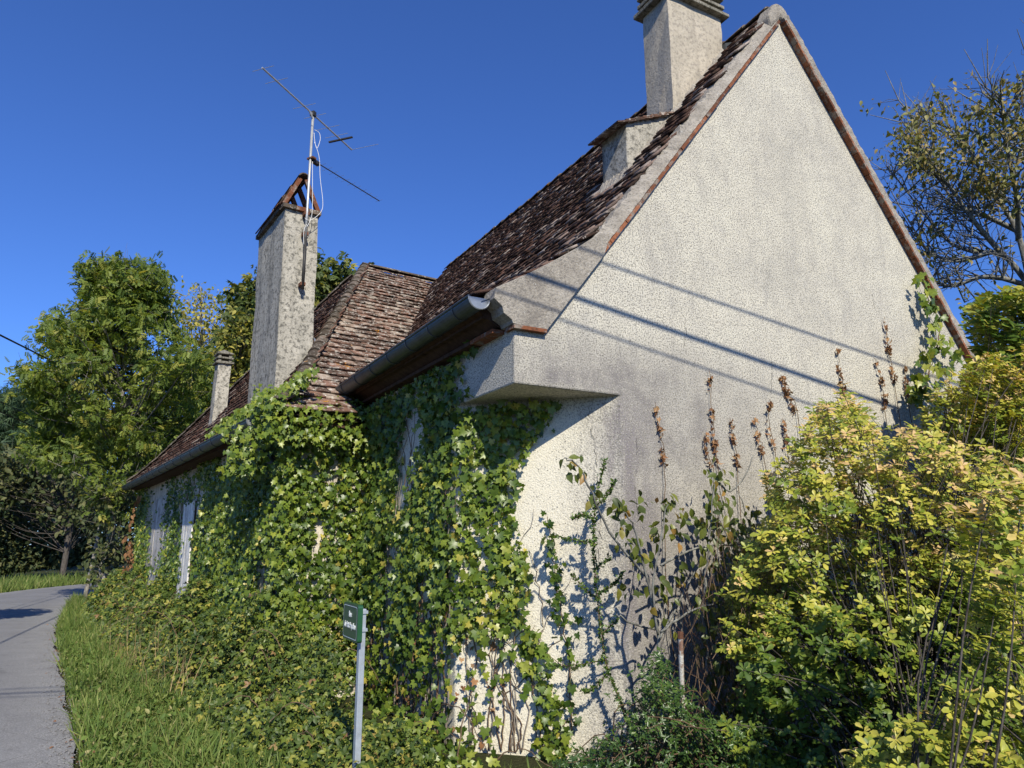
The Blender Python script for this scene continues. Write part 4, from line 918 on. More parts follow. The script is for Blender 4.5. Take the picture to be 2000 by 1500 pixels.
# withered spires of ivy climbing the gable
spires = [((1278, 790), (1297, 905), 1), ((1387, 725), (1402, 905), .8), ((1379, 845), (1390, 915), .8), ((1427, 820), (1441, 905), .8), ((1472, 815), (1492, 895), .6), ((1506, 780), (1513, 880), .7), ((1526, 733), (1558, 812), 1.3), ((1530, 820), (1536, 872), .8), ((1636, 678), (1650, 780), 1.2), ((1725, 620), (1750, 760), 1.1), ((1709, 700), (1728, 800), .9), ((1768, 712), (1772, 775), 1.0)]
for (ta_, tb_, w) in spires:
    A, B = atY(*ta_, -.03), atY(*tb_, -.03); g0 = P(B[0] + .1, -.05, 0)
    sp = thing('withered_ivy', 'withered brown spire of ivy clinging to the gable wall above the bushes', 'ivy', tuple(g0), 'withered ivy spires on the gable')
    bend = P(RNG.normal(0, .03), 0, 0); vine(sp, [g0, (g0 + B) / 2 + P(RNG.normal(0, .06), -.02, 0), B, (A + B) / 2 + bend, A], .0045, .0025, wob=.012)
    L = np.linalg.norm(A - B); n = int(70 * L * w + 10); n = int(n * RNG.uniform(.6, 1.15)); t = RNG.random(n) ** RNG.uniform(.8, 1.6); t = np.clip(t + .06 * np.sin(t * 17), 0, 1); pp = B + (A - B) * t[:, None] + bend * (4 * t * (1 - t))[:, None] + gauss(n, .015 * w) * np.array([1, .5, 1]) * (1.15 - .7 * t[:, None]); pp[:, 1] = np.minimum(pp[:, 1], -.02)
    stuff(leaf_mesh('foliage', M_DEAD, pp, np.array([0, -.2, -.6]) + gauss(n, .6), np.array([0, -1, .2]) + gauss(n, .7), rnd(n, .018, .052), _bend(IVY, .5, .5), RNG.random(n), sp))

# ------------------------------------------------------------------ generic plants
def crown(name, label, cat_, base, trunk, rad, polys, nleaf, size, spread, tmpl, mat, bark, group=None, droop=.3, single=0, start=.25, br=.022, flat=.75, tint=(0, 1), part='crown', sky=1.0):
    """trunk: list of points; polys: (outline in photo pixels, depth, depth spread, clusters)"""
    t = thing(name, label, cat_, tuple(base), group); tk = smooth_line(trunk, 5); MB().tube(tk, list(np.linspace(rad[0], rad[1], len(tk))), 9).build('trunk', bark, t, smooth=True)
    limb = MB(); Pp = []; hz = tk[:, 2]
    for poly, dep, dd_, ncl in polys:
        q = sample_poly(poly, ncl)
        for (a, b) in q:
            c = at_depth(a, b, dep + np.clip(RNG.normal(0, dd_), -2 * dd_, 2 * dd_))
            if c[2] < .15: continue
            zt2 = np.clip(c[2] - np.hypot(*(c[:2] - tk[-1][:2])) * .55, hz[0] + (hz[-1] - hz[0]) * start, hz[-1]); i = int(np.argmin(abs(hz - zt2))); s_ = tk[i]
            mid = (s_ + c) / 2 + np.array([0, 0, .12 * np.linalg.norm(c - s_)]) * RNG.normal(.2, .6) + gauss(1, .05 * np.linalg.norm(c - s_))[0]
            L = np.linalg.norm(c - s_); r0 = min(br * (.4 + .35 * L), rad[1] * 1.1 + .03); limb.tube(smooth_line([s_, mid, c], 4), list(np.linspace(r0, .004, 9)), 5, cap=False)
            k = max(3, int(nleaf * RNG.uniform(.6, 1.4))); e = np.clip(gauss(k, spread), -1.7 * spread, 1.7 * spread) * np.array([1, 1, flat]); Pp.append(c + e)
            for _ in range(3):
                w = c + gauss(1, spread)[0]; limb.tube([c * .7 + mid * .3, c, w], [.006, .005, .002], 4, cap=False)
    limb.build('limbs', bark, t, smooth=True)
    Pp = np.vstack(Pp); m = len(Pp); D = gauss(m, .6) + np.array([0, 0, -droop]); N = np.array([0, -.25, .9]) + gauss(m, .55)
    tt_ = np.clip(tint[0] + (tint[1] - tint[0]) * RNG.random(m) ** 1.1, 0, 1); S = rnd(m, *size)
    if single: leaves('leaf', part, mat, Pp, D, N, S, tmpl, tt_, t, single)
    else: stuff(leaf_mesh(part, mat, Pp, D, N, S, tmpl, tt_, t))
    return t
def gp(px, dep):    # ground point under a photo column at a depth
    q = at_depth(px, 900, dep); return P(q[0], q[1], 0)
def wp(px, py, dep): return at_depth(px, py, dep)

b = gp(214, 19.5); ash_poly = [(150, 590), (190, 600), (240, 590), (290, 600), (330, 610), (352, 645), (372, 665), (385, 740), (405, 800), (390, 850), (340, 895), (280, 905), (250, 940), (215, 1000), (190, 980), (165, 925), (80, 900), (40, 850), (60, 800), (90, 760), (100, 720), (98, 660), (115, 610)]
crown('ash_tree', 'tall pale green ash tree with slender grey trunk beyond the hipped house', 'tree', b, [b, wp(225, 1000, 19.5), wp(236, 860, 19.5), wp(240, 740, 19.7), wp(250, 640, 19.8), wp(248, 560, 20)], (.085, .02),
      [(ash_poly, 19.8, 1.2, 210), ([(185, 512), (205, 508), (215, 560), (220, 610), (180, 610), (178, 560)], 19.8, .4, 26), ([(232, 512), (250, 512), (262, 560), (265, 610), (230, 610), (228, 560)], 19.6, .4, 26), ([(275, 525), (300, 525), (318, 560), (325, 620), (280, 620)], 20, .4, 26), ([(45, 725), (85, 715), (105, 740), (60, 765)], 19.5, .3, 12)], 34, (.15, .25), .25, ASH, M_ASHL, M_BARK, droop=.45, br=.02)
b2 = gp(196, 20.5); crown('ash_tree', 'smaller second ash trunk standing left of the tall ash by the road bend', 'tree', b2, [b2, wp(200, 1000, 20.5), wp(203, 860, 20.5), wp(200, 780, 20.5), wp(190, 700, 20.6)], (.06, .02),
      [([(80, 640), (200, 620), (300, 700), (290, 860), (60, 880), (90, 760)], 20.6, .9, 80)], 34, (.15, .25), .25, ASH, M_ASHL, M_BARK, droop=.45)
b = gp(405, 29); crown('poplar_tree', 'thin yellowing tree with sparse golden leaves behind the small chimney', 'tree', b, [b, wp(400, 850, 29), wp(395, 700, 29), wp(392, 560, 29)], (.14, .02),
      [([(372, 548), (385, 540), (405, 545), (428, 560), (448, 620), (440, 700), (452, 790), (400, 820), (368, 740), (350, 640)], 29, 1.1, 95)], 22, (.13, .22), .34, OVATE, M_YEL, M_BARK)
b = gp(540, 26); crown('maple_tree', 'dense green maple with yellowing lower leaves rising behind the tall chimney', 'tree', b, [b, wp(545, 800, 26), wp(550, 640, 26), wp(560, 560, 26)], (.2, .04),
      [([(460, 600), (490, 545), (545, 525), (620, 515), (655, 520), (690, 530), (680, 570), (620, 640), (560, 760), (470, 800), (445, 790), (450, 680)], 26, 1.3, 190)], 30, (.16, .28), .36, PALM, M_MAPLE, M_BARKD)
b = gp(455, 24); crown('maple_tree', 'low yellow-leaved maple beside the small chimney', 'tree', b, [b, wp(455, 850, 24), wp(458, 760, 24)], (.1, .03),
      [([(440, 640), (500, 620), (520, 760), (470, 800), (420, 840), (390, 850), (400, 720)], 24, .8, 80)], 26, (.13, .22), .3, OVATE, M_YEL, M_BARKD, tint=(0, .8))
b = gp(330, 23); crown('ash_tree', 'green understorey ash filling the gap above the far roof corner', 'tree', b, [b, wp(330, 950, 23), wp(335, 850, 23)], (.1, .03),
      [([(290, 720), (400, 700), (430, 800), (400, 870), (260, 960), (250, 860)], 23, .8, 120)], 34, (.15, .25), .25, ASH, M_ASHL, M_BARK, droop=.45, tint=(0, .7))
b = gp(-20, 46); crown('pine_tree', 'dark rounded pine far beyond the road bend', 'tree', b, [b, wp(-10, 950, 46), wp(10, 860, 46), wp(30, 800, 46)], (.3, .08),
      [([(-60, 800), (0, 775), (40, 765), (80, 768), (120, 790), (165, 860), (190, 960), (150, 1010), (-60, 1010)], 46, 2, 260)], 60, (.4, .7), .6, NEEDLE, M_PINE, M_BARKD)
b = gp(150, 33); crown('leaning_tree', 'dark leafy tree with a bare leaning trunk at the road bend', 'tree', b, [b, wp(140, 985, 33), wp(110, 945, 33), wp(50, 910, 33)], (.13, .08),
      [([(-60, 890), (60, 880), (180, 930), (220, 960), (200, 1020), (-60, 1000)], 34, 1.2, 150)], 34, (.2, .34), .45, OVATE, M_HEDGE, M_BARKD, br=.008)
# hedge of scrub on the outside of the bend: one dark mass
hb = MB(); n = 15000; px = rnd(n, -120, 330); top_ = np.interp(px, [-120, 0, 60, 140, 200, 260, 330], [985, 1000, 975, 985, 960, 940, 930]) + 14 * np.sin(px * .07) + 8 * np.sin(px * .19); bot = np.interp(px, [-120, 0, 110, 200, 330], [1128, 1118, 1106, 1100, 1095])
tpos = RNG.random(n) ** 1.15; py = bot + (top_ - bot) * tpos; dep = np.interp(px, [-120, 0, 180, 330], [32, 33.5, 36.5, 40]) + rnd(n, 0, 3.0) + 1.5 * tpos
pp = np.array([at_depth(a, b_, c) for a, b_, c in zip(px, py, dep)]); pp[:, 2] = np.maximum(pp[:, 2], .1)
ho = stuff(leaf_mesh('hedge', M_HEDGE, pp, gauss(n, .6) + np.array([0, 0, -.2]), np.array([-.1, -.5, .7]) + gauss(n, .5), rnd(n, .16, .34), OVATE, RNG.random(n))); tag(ho, 'dark scrubby hedge along the outside of the road bend', 'hedge')
# shrub at the far corner of the hipped house, with a clump of rusty dead leaves
b = gp(212, 18); crown('elder_shrub', 'scraggy shrub with pale stem and rusty dead leaves at the far house corner', 'shrub', b, [b, wp(214, 1100, 18), wp(222, 1020, 18), wp(225, 960, 18)], (.06, .03),
      [([(190, 960), (265, 940), (262, 1010), (240, 1060), (215, 1140), (185, 1150), (195, 1040)], 18, .5, 60)], 22, (.1, .18), .2, OVATE, M_HEDGE, M_BARK)
n = 70; q = sample_poly([(232, 1060), (262, 1050), (262, 1100), (240, 1118), (255, 1010), (270, 960), (278, 970), (250, 1040)], n); pp = np.array([at_depth(a, b_, 16.5 + RNG.normal(0, .15)) for a, b_ in q])
el = bpy.data.objects['elder_shrub']; stuff(leaf_mesh('dead_leaves', M_DEAD, pp, np.array([0, 0, -1]) + gauss(n, .3), np.array([0, -1, .2]) + gauss(n, .5), rnd(n, .07, .13), OVATE, rnd(n, .1, .8), el))
# roadside tree outside the frame whose shade falls across the road
b = P(-7.9, 8.6, 0); ctr = P(-6.0, 10.6, 4.6)
t = thing('roadside_tree', 'leafy roadside tree left of the road throwing a patch of shade on the asphalt', 'tree', tuple(b)); MB().tube(smooth_line([b, b + P(.1, .2, 1.8), b + P(.5, .8, 3.4), ctr], 5), list(np.linspace(.16, .05, 16)), 8).build('trunk', M_BARKD, t)
n = 2600; e = unit(gauss(n, 1)) * RNG.random((n, 1)) ** .4 * np.array([1.1, 1.0, 1.0]); stuff(leaf_mesh('crown', M_MAPLE, ctr + e, gauss(n, .6), np.array([0, 0, 1]) + gauss(n, .5), rnd(n, .12, .22), OVATE, RNG.random(n), t))

# walnut at the garden end
wd = 13.0; b = gp(2085, wd); wl_ = thing('walnut_tree', 'half-bare walnut tree with crooked branches and browning leaves behind the gable', 'tree', tuple(b))
MB().tube(smooth_line([b, wp(2070, 900, wd), wp(2045, 680, wd), wp(2012, 560, wd)], 5), list(np.linspace(.2, .12, 16)), 10).build('trunk', M_BARKG, wl_, smooth=True)
limbs = [[(2012, 560), (1960, 500), (1900, 492), (1850, 470), (1795, 405), (1738, 332)], [(2012, 560), (1985, 450), (1930, 360), (1890, 290), (1840, 245), (1790, 240)], [(1990, 470), (1985, 380), (1965, 280), (1955, 195)], [(1930, 494), (1870, 510), (1815, 492), (1780, 440)], [(2012, 560), (2005, 400), (2010, 260), (2020, 160)],
         [(1960, 500), (1900, 430), (1850, 360), (1800, 330)], [(2012, 560), (1930, 540), (1860, 560), (1820, 545)], [(1985, 450), (1920, 420), (1870, 400), (1800, 300)]]
lm = MB(); tips = []
for L in limbs:
    dd0 = RNG.normal(0, .5); q = smooth_line([np.append(p_, wd + dd0 * i / len(L) * 2 + RNG.normal(0, .12)) for i, p_ in enumerate(L)], 6); pts = np.array([wp(*r_) for r_ in q]); lm.tube(pts, list(np.linspace(.055, .01, len(pts))), 7)
    for _ in range(34):
        i = RNG.integers(len(pts) // 5, len(pts)); s_ = pts[i]; d_ = unit(pts[min(i + 1, len(pts) - 1)] - pts[max(i - 2, 0)]); d_ = unit(d_ * .7 + gauss(1, .55)[0] + P(0, 0, .25)); l_ = RNG.uniform(.4, 1.15)
        m1 = s_ + d_ * l_ * .5 + gauss(1, .05)[0]; e_ = s_ + d_ * l_ + gauss(1, .1)[0] + P(0, 0, .08); lm.tube([s_, m1, e_], [.016, .011, .005], 5, cap=False); tips.append(e_)
        for _ in range(3):
            f_ = m1 + (e_ - m1) * RNG.random() + gauss(1, .22)[0]; lm.tube([m1, (m1 + f_) / 2 + gauss(1, .03)[0], f_], [.007, .005, .003], 4, cap=False); tips.append(f_)
lm.build('limbs', M_BARKG, wl_, smooth=True)
tips = np.array(tips); pj = project(tips); up_ = in_poly(pj[:, 0], pj[:, 1], [(1740, 260), (1830, 190), (1900, 205), (1960, 170), (2060, 150), (2060, 430), (1930, 400), (1860, 350), (1780, 330)]); tp = np.vstack([tips[up_], tips[~up_][::9]]); k = 9; pp = np.repeat(tp, k, 0) + gauss(len(tp) * k, .09); m = len(pp)
stuff(leaf_mesh('crown', M_WALN, pp, np.array([0, 0, -.5]) + gauss(m, .6), np.array([0, -.4, .8]) + gauss(m, .5), rnd(m, .06, .13), OVATE, RNG.random(m), wl_))

# ------------------------------------------------------------------ shrubs before the gable
def rosettes(T_, A_, per, size):
    n = len(T_); A_ = unit(A_); ang = RNG.random((n, 1)) * 6.28 + np.arange(per)[None] * (6.283 / per) + RNG.normal(0, .2, (n, per)); ref = unit(np.cross(A_, np.array([.3, .9, .2]))); b_ = np.cross(A_, ref)
    rad = np.cos(ang)[..., None] * ref[:, None] + np.sin(ang)[..., None] * b_[:, None]; el = RNG.uniform(.1, .7, (n, per, 1)); D = rad + A_[:, None] * el; N = np.broadcast_to(A_[:, None], D.shape) + RNG.normal(0, .15, D.shape) - rad * el * .6
    Pp = T_[:, None] + A_[:, None] * RNG.normal(0, .008, (n, per, 1)); S = size[0] + (size[1] - size[0]) * RNG.random((n, per)); return Pp.reshape(-1, 3), D.reshape(-1, 3), N.reshape(-1, 3), S.ravel()
def rosette_shrub(name, label, polys, mat, bark, size, per, tint, bases, single=300, layers=3, tmpl=OBOV, group=None, stem_every=6, cat_='shrub', topbias=.5):
    b0 = np.mean(bases, 0); t = thing(name, label, cat_, (b0[0], b0[1], 0), group); stm = MB(); TT_ = []; AA = []; tn = []
    for poly, d0, d1, n in polys:
        q = sample_poly(poly, n); ys = np.array(poly)[:, 1]
        for k_, (a, b_) in enumerate(q):
            dep = d0 + (d1 - d0) * RNG.random(); c = at_depth(a, b_, dep)
            if c[2] < .04: continue
            if c[1] > -.06 and c[0] < WID: c = c + (c - CAM_POS) * ((-.06 - c[1]) / (c[1] - CAM_POS[1]))
            bs = np.array(bases[RNG.integers(len(bases))]) + np.append(gauss(1, .12, 2)[0], 0); ax = unit(c - bs) * .6 + np.array([-.15, -.5, .5]) + gauss(1, .3)[0]
            mid = bs * .45 + c * .55 + P(0, 0, .15) + gauss(1, .08)[0]; end = c
            if k_ % stem_every == 0: stm.tube(smooth_line([bs, mid, c], 4), list(np.linspace(.007, .002, 9)), 4, cap=False)
            back = unit(mid - c) * .05
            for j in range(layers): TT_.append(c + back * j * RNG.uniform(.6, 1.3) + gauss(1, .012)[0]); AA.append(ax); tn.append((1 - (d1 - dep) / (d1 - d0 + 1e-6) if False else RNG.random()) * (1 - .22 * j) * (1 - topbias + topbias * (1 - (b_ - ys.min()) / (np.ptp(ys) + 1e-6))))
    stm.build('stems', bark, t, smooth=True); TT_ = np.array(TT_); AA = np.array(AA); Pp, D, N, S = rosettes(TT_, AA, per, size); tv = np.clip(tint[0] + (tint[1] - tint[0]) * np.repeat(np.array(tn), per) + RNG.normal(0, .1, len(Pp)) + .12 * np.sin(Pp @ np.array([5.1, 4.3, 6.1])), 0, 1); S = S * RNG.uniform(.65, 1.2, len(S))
    leaves('leaf', 'foliage', mat, Pp, D, N, S, tmpl, tv, t, single); return t
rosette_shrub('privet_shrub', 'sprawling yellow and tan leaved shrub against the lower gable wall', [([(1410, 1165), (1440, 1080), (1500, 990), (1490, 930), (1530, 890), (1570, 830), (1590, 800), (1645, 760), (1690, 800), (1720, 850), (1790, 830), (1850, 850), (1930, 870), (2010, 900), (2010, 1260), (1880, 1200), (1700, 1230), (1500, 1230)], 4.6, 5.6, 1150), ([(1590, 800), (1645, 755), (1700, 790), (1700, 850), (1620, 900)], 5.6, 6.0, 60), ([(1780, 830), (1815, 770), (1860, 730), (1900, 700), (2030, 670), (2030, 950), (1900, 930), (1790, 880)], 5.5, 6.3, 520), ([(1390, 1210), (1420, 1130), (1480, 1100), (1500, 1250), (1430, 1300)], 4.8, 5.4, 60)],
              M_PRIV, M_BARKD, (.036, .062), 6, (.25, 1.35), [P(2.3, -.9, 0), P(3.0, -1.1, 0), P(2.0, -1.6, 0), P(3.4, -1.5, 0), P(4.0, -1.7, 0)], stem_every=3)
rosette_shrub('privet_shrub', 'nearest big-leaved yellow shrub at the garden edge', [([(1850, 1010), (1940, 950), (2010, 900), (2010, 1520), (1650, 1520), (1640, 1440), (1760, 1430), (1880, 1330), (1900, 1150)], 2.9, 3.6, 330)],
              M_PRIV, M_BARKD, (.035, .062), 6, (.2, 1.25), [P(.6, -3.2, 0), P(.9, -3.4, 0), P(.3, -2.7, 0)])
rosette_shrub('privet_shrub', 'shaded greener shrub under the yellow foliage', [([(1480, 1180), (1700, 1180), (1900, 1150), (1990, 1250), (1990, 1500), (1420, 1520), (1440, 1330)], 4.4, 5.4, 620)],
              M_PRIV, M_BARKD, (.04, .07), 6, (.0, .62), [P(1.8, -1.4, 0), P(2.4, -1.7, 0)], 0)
rosette_shrub('laurel_shrub', 'tall dark green evergreen shrub at the garden end of the gable', [([(1905, 680), (1890, 640), (1900, 600), (1930, 585), (1960, 570), (2040, 560), (2040, 930), (1920, 900), (1840, 860), (1830, 820), (1880, 760), (1910, 720)], 6.4, 7.4, 640), ([(1880, 610), (1920, 580), (2040, 570), (2040, 900), (1900, 800)], 9.4, 10.2, 260)],
              M_LAUR, M_BARKD, (.075, .12), 6, (.3, 1.15), [P(5.2, -1.1, 0), P(5.9, -1.4, 0), P(6.6, -.8, 0)], 300, 2, stem_every=6)
rosette_shrub('firethorn_shrub', 'low dark firethorn bush with tiny leaves at the foot of the chamfer', [([(1040, 1530), (1085, 1480), (1140, 1475), (1170, 1435), (1205, 1440), (1240, 1370), (1255, 1290), (1290, 1262), (1320, 1300), (1350, 1380), (1420, 1400), (1450, 1430), (1520, 1420), (1560, 1530)], 4.3, 5.2, 620)],
              M_PYRA, M_STEM, (.02, .034), 5, (.0, 1.0), [P(.35, -.7, 0), P(.8, -.8, 0), P(1.1, -.9, 0)], 0, 4, DIA, stem_every=7)
# upright firethorn shoots against the chamfer
fs_ = thing('firethorn_shoot', 'upright thorny firethorn shoot with tiny leaves against the bare chamfer', 'shrub', tuple(chamf(1245, 1480, .25) * P(1, 1, 0)))
shoots = [[(1250, 1480), (1215, 1380), (1185, 1300), (1170, 1200), (1160, 1080), (1164, 980), (1182, 900)], [(1162, 1062), (1125, 1056), (1082, 1046)], [(1163, 1020), (1140, 1005), (1120, 1012)], [(1172, 1170), (1140, 1150), (1118, 1122)], [(1180, 1290), (1120, 1300), (1066, 1300)], [(1166, 1110), (1190, 1090)], [(1175, 1240), (1205, 1210)], [(1170, 1160), (1200, 1140), (1215, 1120)], [(1190, 1310), (1160, 1345), (1140, 1350)], [(1164, 990), (1190, 960), (1200, 940)]]
sp_, sd_ = [], []
for L in shoots:
    q = [chamf(a, b_, .2) for a, b_ in L]; vine(fs_, q, .008 if len(L) > 4 else .004, .002, M_STEM, wob=.004); r_ = smooth_line(q, 46 if len(L) > 4 else 24); d_ = unit(np.gradient(r_, axis=0)); sp_.append(r_); sd_.append(d_)
sp_ = np.repeat(np.vstack(sp_), 3, 0); sd_ = np.repeat(np.vstack(sd_), 3, 0); m = len(sp_)
stuff(leaf_mesh('foliage', M_PYRA, sp_ + gauss(m, .007), sd_ * .5 + gauss(m, .8), gauss(m, 1) + np.array([-.3, -.6, .5]), rnd(m, .016, .034), OVATE, RNG.random(m), fs_))
# broad-leaved shrub with bare crooked branches
bs_ = thing('dogwood_shrub', 'straggly broad-leaved shrub with grey crooked branches before the stained gable', 'shrub', tuple(atY(1300, 1490, -.45) * P(1, 1, 0)))
def gy(a, b_, y=-.4): return atY(a, b_, y)
bl = [[(1300, 1500), (1292, 1360), (1285, 1240), (1262, 1120), (1240, 1030), (1215, 1000)], [(1285, 1240), (1275, 1150), (1290, 1060), (1302, 985)], [(1288, 1250), (1340, 1150), (1385, 1062), (1400, 1020)], [(1280, 1230), (1225, 1215), (1205, 1200)], [(1290, 1105), (1360, 1072), (1440, 1064), (1520, 1062)], [(1290, 1235), (1360, 1190), (1450, 1165), (1530, 1160)], [(1265, 1130), (1190, 1040), (1150, 950), (1125, 905), (1103, 895)],
      [(1390, 1500), (1385, 1330), (1375, 1180), (1385, 1080), (1395, 930)], [(1385, 1330), (1420, 1200), (1480, 1100), (1440, 960)], [(1390, 1400), (1450, 1240), (1510, 1130)], [(1395, 930), (1420, 960), (1450, 940), (1470, 890)], [(1380, 1180), (1440, 1220), (1490, 1270)]]
lp, ld = [], []
for i, L in enumerate(bl):
    yy = -.42 + RNG.normal(0, .07); q = [gy(a, b_, yy - .03 * k_) for k_, (a, b_) in enumerate(L)]; big = i in (0, 7); vine(bs_, q, .019 if big else .01, .004, M_BARKG, 'branch', .012)
ends = [(1240, 985, 22, 14), (1302, 985, 20, 14), (1332, 1000, 12, 10), (1215, 1010, 18, 10), (1275, 1035, 22, 16), (1320, 1030, 14, 10), (1120, 900, 12, 9), (1140, 925, 9, 6), (1160, 965, 10, 7), (1400, 930, 20, 22), (1395, 970, 18, 16), (1420, 1040, 22, 16), (1380, 1000, 14, 8), (1230, 1060, 18, 14), (1260, 1090, 16, 10), (1290, 1140, 18, 12), (1440, 1100, 30, 18), (1480, 1050, 30, 18), (1420, 1200, 30, 16), (1500, 1150, 30, 20), (1300, 1200, 22, 10), (1380, 1250, 30, 14), (1450, 1300, 40, 24), (1340, 1120, 16, 8), (1200, 985, 14, 8), (1230, 1150, 14, 8), (1460, 1180, 30, 16)]
for (a, b_, s_, n) in ends:
    q = np.array([a, b_]) + RNG.normal(0, s_ * .8, (n, 2)); lp.append(np.array([gy(x_, y_, -.42 + RNG.normal(0, .1)) for x_, y_ in q]))
q = sample_poly([(1360, 1010), (1420, 960), (1480, 1000), (1540, 1100), (1560, 1320), (1480, 1420), (1390, 1380), (1360, 1200)], 620); lp.append(np.array([gy(x_, y_, -.5 + RNG.normal(0, .18)) for x_, y_ in q]))
lp = np.vstack(lp); lp = lp[RNG.permutation(len(lp))]; m = len(lp); lp[:, 1] = np.minimum(lp[:, 1], -.06)
leaf_objects('leaf', M_SHRUB, lp[:300], np.array([.1, -.1, -.7]) + gauss(300, .5), np.array([-.2, -.7, .6]) + gauss(300, .4), rnd(300, .055, .1), OVATE, RNG.random(300), bs_)
if m > 300: stuff(leaf_mesh('foliage', M_SHRUB, lp[300:], np.array([.1, -.1, -.7]) + gauss(m - 300, .5), np.array([-.2, -.7, .6]) + gauss(m - 300, .4), rnd(m - 300, .055, .1), OVATE, RNG.random(m - 300), bs_))
# tangle of bare twigs
tw = MB()
for _ in range(380):
    a, b_ = sample_poly([(1330, 1250), (1380, 1080), (1520, 1050), (1560, 1500), (1370, 1500)], 1)[0]; s_ = at_depth(a, b_, rnd(1, 4.9, 5.6)[0]); d_ = unit(np.array([RNG.normal(0, .5), RNG.normal(0, .3), 1.0])); l_ = RNG.uniform(.2, .7)
    tw.tube([s_ - d_ * l_ / 2, s_ + gauss(1, .02)[0], s_ + d_ * l_ / 2 + gauss(1, .06)[0]], [.003, .002, .001], 4, cap=False)
stuff(tw.build('twigs', M_STEM, bs_))
# rusty fence post with torn wire netting among the shrubs
fp = thing('fence_post', 'rusty whitewashed fence post with torn wire netting among the shrubs', 'fence', tuple(at_depth(1334, 1500, 4.9) * P(1, 1, 0)))
M_POST = mat_shaft('flaking_paint', (.5, .48, .44), (.6, .58, .53), (.2, .09, .05), 9)
q0, q1 = at_depth(1336, 1500, 4.9), at_depth(1329, 1245, 4.9); q0 = q0 * P(1, 1, 0); MB().tube([q0, q1], .017, 10).build('post', M_POST, fp); MB().tube([q1 + P(0, 0, -.01), q1 + P(0, 0, .035)], .02, 8).build('post_cap', M_RUST, fp)
ex2 = unit(P(1, -.25, 0)); nw = MB()
for i in range(22):
    for sgn in (-1, 1):
        a = i * .075; x0_, x1_ = (a, a + 1.05) if sgn > 0 else (a, a - 1.05); h0, h1 = .02, 1.03
        if x1_ < 0: h1 = .02 + (h1 - .02) * (a / 1.05); x1_ = 0
        if x1_ > 1.25: h1 = .02 + (h1 - .02) * max(0, (1.25 - a)) / 1.05; x1_ = 1.25
        if a > 1.25 or abs(x1_ - x0_) < .02: continue
        nw.tube([P(q0[0], q0[1], h0) + ex2 * x0_, P(q0[0], q0[1], h1) + ex2 * x1_ + P(0, .02, 0)], 0.0011, 4, cap=False)
nw.build('wire_netting', M_RUST, fp)

# ------------------------------------------------------------------ verge: brambles, grass, dry stems
def bound(y): return np.interp(y, [-3, 0, 1.4, 3.5, 6, 10, 14, 17, 20], [-1.2, -1.35, -1.6, -1.8, -2.1, -2.5, -2.9, -3.0, -2.8])
def wallx(y): return np.where(y < 3.4, 0.0, np.interp(y, [3.4, 14.9, 15.4, 20], [-.93, -1.97, .5, 1.0]))
def mound(x, y):
    w = np.clip((x - bound(y)) / (wallx(y) - bound(y) + 1e-6), 0, 1); hmax = np.interp(y, [-1.2, 0, 1.5, 3.4, 5, 8, 12, 15, 16.5, 20], [.15, .4, .75, 1.0, .95, .85, .8, .95, 1.5, 1.3])
    return hmax * np.minimum(1, w * 1.5) ** .75 * (.75 + .25 * np.sin(x * 5.1 + y * 2.3) + .2 * np.sin(y * 3.7 - x * 2.1)) + .05
bt = thing('bramble_thicket', 'tangled bramble thicket along the verge below the ivy', 'bramble', (-1.2, 4, 0))
n = 46000; y = -1.0 + 20.5 * RNG.random(n) ** 1.2; wl0, wl1 = bound(y) - .1, np.where(y < 3.2, -.75, wallx(y)); x = wl0 + (wl1 - wl0) * RNG.random(n); ok = x < 5; hgt = mound(x, y)
z = hgt * (1 - .55 * RNG.random(n) ** 2.2) + RNG.normal(0, .05, n); ok &= ~((y < 1.1) & (x + y > 1.0 - .05)) & (z > .02); pp = np.stack([x, y, z], 1)[ok]; m = len(pp)
leaves('leaf', 'foliage', M_BRAM, pp, gauss(m, .6) + np.array([-.3, -.3, -.15]), np.array([-.3, -.5, .8]) + gauss(m, .4), rnd(m, .024, .062) * np.interp(pp[:, 1], [2, 12], [1, 1.7]), TRI, np.clip(RNG.random(m) ** 1.15, 0, 1), bt, 300)
for _ in range(46):
    y0 = rnd(1, -.2, 13)[0]; x0 = bound(y0) + rnd(1, .2, 1.1)[0]; h = float(mound(np.array(x0), np.array(y0))) + rnd(1, .0, .18)[0]; d_ = unit(np.append(gauss(1, 1, 2)[0], 0)) * rnd(1, .4, 1.0)[0]
    vine(bt, [P(x0, y0, 0), P(x0, y0, h * .8) + d_ * .25, P(x0, y0, h) + d_ * .6, P(x0, y0, h * .55) + d_], .006, .0025, M_STEM, 'cane', .012)
def ground_blades(n, ylo, yhi, pw, xin, length, mat, name, label, cat_, tilt=.35, tint=(0, .95)):
    y = ylo + (yhi - ylo) * RNG.random(n) ** pw; x = xin(y); pp = np.stack([x, y, np.full(n, -.02)], 1); clump = .5 + .5 * np.sin(x * 6.3 + 2 * np.sin(y * 2.1)) * np.sin(y * 4.7 + 1.3); S = rnd(n, *length) * (1 + .02 * np.maximum(y, 0)) * (.45 + .9 * clump); D = np.array([0, 0, 1.0]) + gauss(n, tilt) * np.array([1, 1, .2]); o = leaf_mesh(name, mat, pp, D, gauss(n, 1), S, BLADE, tint[0] + (tint[1] - tint[0]) * RNG.random(n)); stuff(o); return tag(o, label, cat_)
vg_x = lambda y: road_right(y) + .02 + np.abs(RNG.normal(0, 1, len(y))) * .02 + (bound(y) + .5 - road_right(y)) * RNG.random(len(y))
ground_blades(52000, -2.5, 20, 1.7, vg_x, (.06, .24), M_GRASS, 'verge_grass', 'bright green grass between the road edge and the brambles', 'grass')
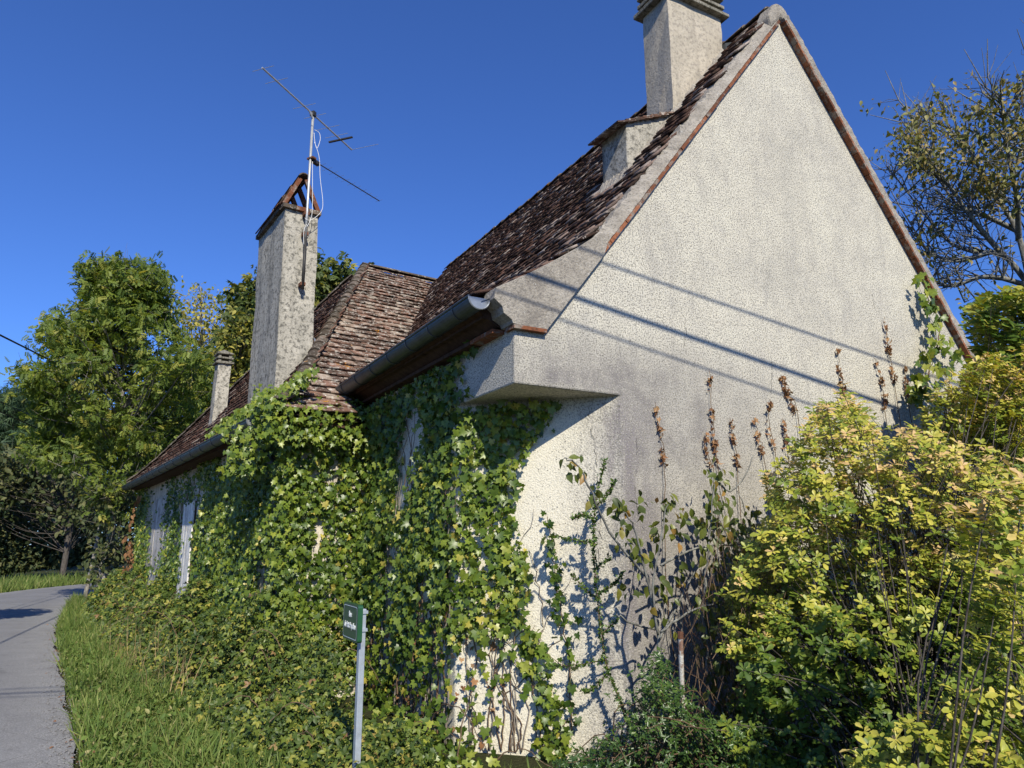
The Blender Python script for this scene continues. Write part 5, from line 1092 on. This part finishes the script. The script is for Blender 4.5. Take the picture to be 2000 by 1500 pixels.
ground_blades(9000, 24, 36, 1.0, lambda y: np.interp(y, RL[:, 1], RL[:, 0]) - .1 - 7 * RNG.random(len(y)) ** 1.4, (.14, .3), M_GRASS, 'bank_grass', 'grassy bank on the outside of the road bend', 'grass')
# low clover and plantain leaves in the verge
n = 16000; y = -2.2 + 16 * RNG.random(n) ** 1.7; x = vg_x(y); ob = leaf_mesh('verge_weeds', M_GRASS, np.stack([x, y, rnd(n, .02, .13)], 1), gauss(n, .7), np.array([0, 0, 1]) + gauss(n, .3), rnd(n, .025, .07), OVATE, RNG.random(n) ** 1.5 * .98); stuff(ob); tag(ob, 'clover and plantain leaves low in the green verge', 'weeds')
n = 300; y = rnd(n, 3.6, 7.6); x = bound(y) + rnd(n, -.2, .55); ob = leaf_mesh('dry_grass', M_STRAW, np.stack([x, y, np.zeros(n)], 1), np.array([.15, -.2, 1]) + gauss(n, .25), gauss(n, 1), rnd(n, .3, .7), (BLADE[0] * np.array([.22, 1, 1]), BLADE[1]), RNG.random(n)); stuff(ob); tag(ob, 'tuft of dry tan grass stems between the verge and brambles', 'grass')
# grass and litter under the gable shrubs
n = 16000; x = -.9 + 7.4 * RNG.random(n) ** 1.5; y = rnd(n, -4.2, -.02); k_ = (x + y < .95) | (x > 1.0); k_ &= (x > -1.2 - y * .1); ob = leaf_mesh('shade_grass', M_GRASS, np.stack([x, y, np.full(n, -.02)], 1)[k_], (np.array([0, 0, 1.0]) + gauss(n, .4) * np.array([1, 1, .2]))[k_], gauss(n, 1)[k_], rnd(n, .08, .22)[k_], BLADE, RNG.random(n)[k_] * .8); stuff(ob); tag(ob, 'thin grass under the shrubs at the foot of the gable', 'grass')
# loose chippings along the road edge
n = 1700; y = -1.5 + 14 * RNG.random(n) ** 1.6; x = road_right(y) - np.abs(RNG.normal(0, .16, n)) + .08; oct_ = np.array([(1, 0, 0), (0, 1, 0), (-1, 0, 0), (0, -1, 0), (0, 0, .7), (0, 0, -.4)], float); of = np.array([(0, 1, 4), (1, 2, 4), (2, 3, 4), (3, 0, 4), (1, 0, 5), (2, 1, 5), (3, 2, 5), (0, 3, 5)])
M_GRAV = mat_plain('limestone_chipping', (.22, .21, .2), .4, 40, .9, .2); ob = leaf_mesh('loose_gravel', M_GRAV, np.stack([x, y, np.full(n, .021)], 1), gauss(n, 1) * np.array([1, 1, .2]), np.array([0, 0, 1]) + gauss(n, .3), rnd(n, .003, .012), (oct_, of), RNG.random(n)); stuff(ob); tag(ob, 'pale loose chippings strewn along the edge of the asphalt', 'gravel')
n = 380; y = -1.8 + 16 * RNG.random(n) ** 1.5; x = road_right(y) + RNG.normal(.06, .09, n); ob = leaf_mesh('leaf_litter', M_DEAD, np.stack([x, y, rnd(n, .02, .04)], 1), gauss(n, 1) * np.array([1, 1, .15]), np.array([0, 0, 1]) + gauss(n, .3), rnd(n, .015, .045), OVATE, RNG.random(n) * .6); stuff(ob); tag(ob, 'fallen brown leaves caught along the crumbling road edge', 'leaves')
print('objects', len(bpy.data.objects))
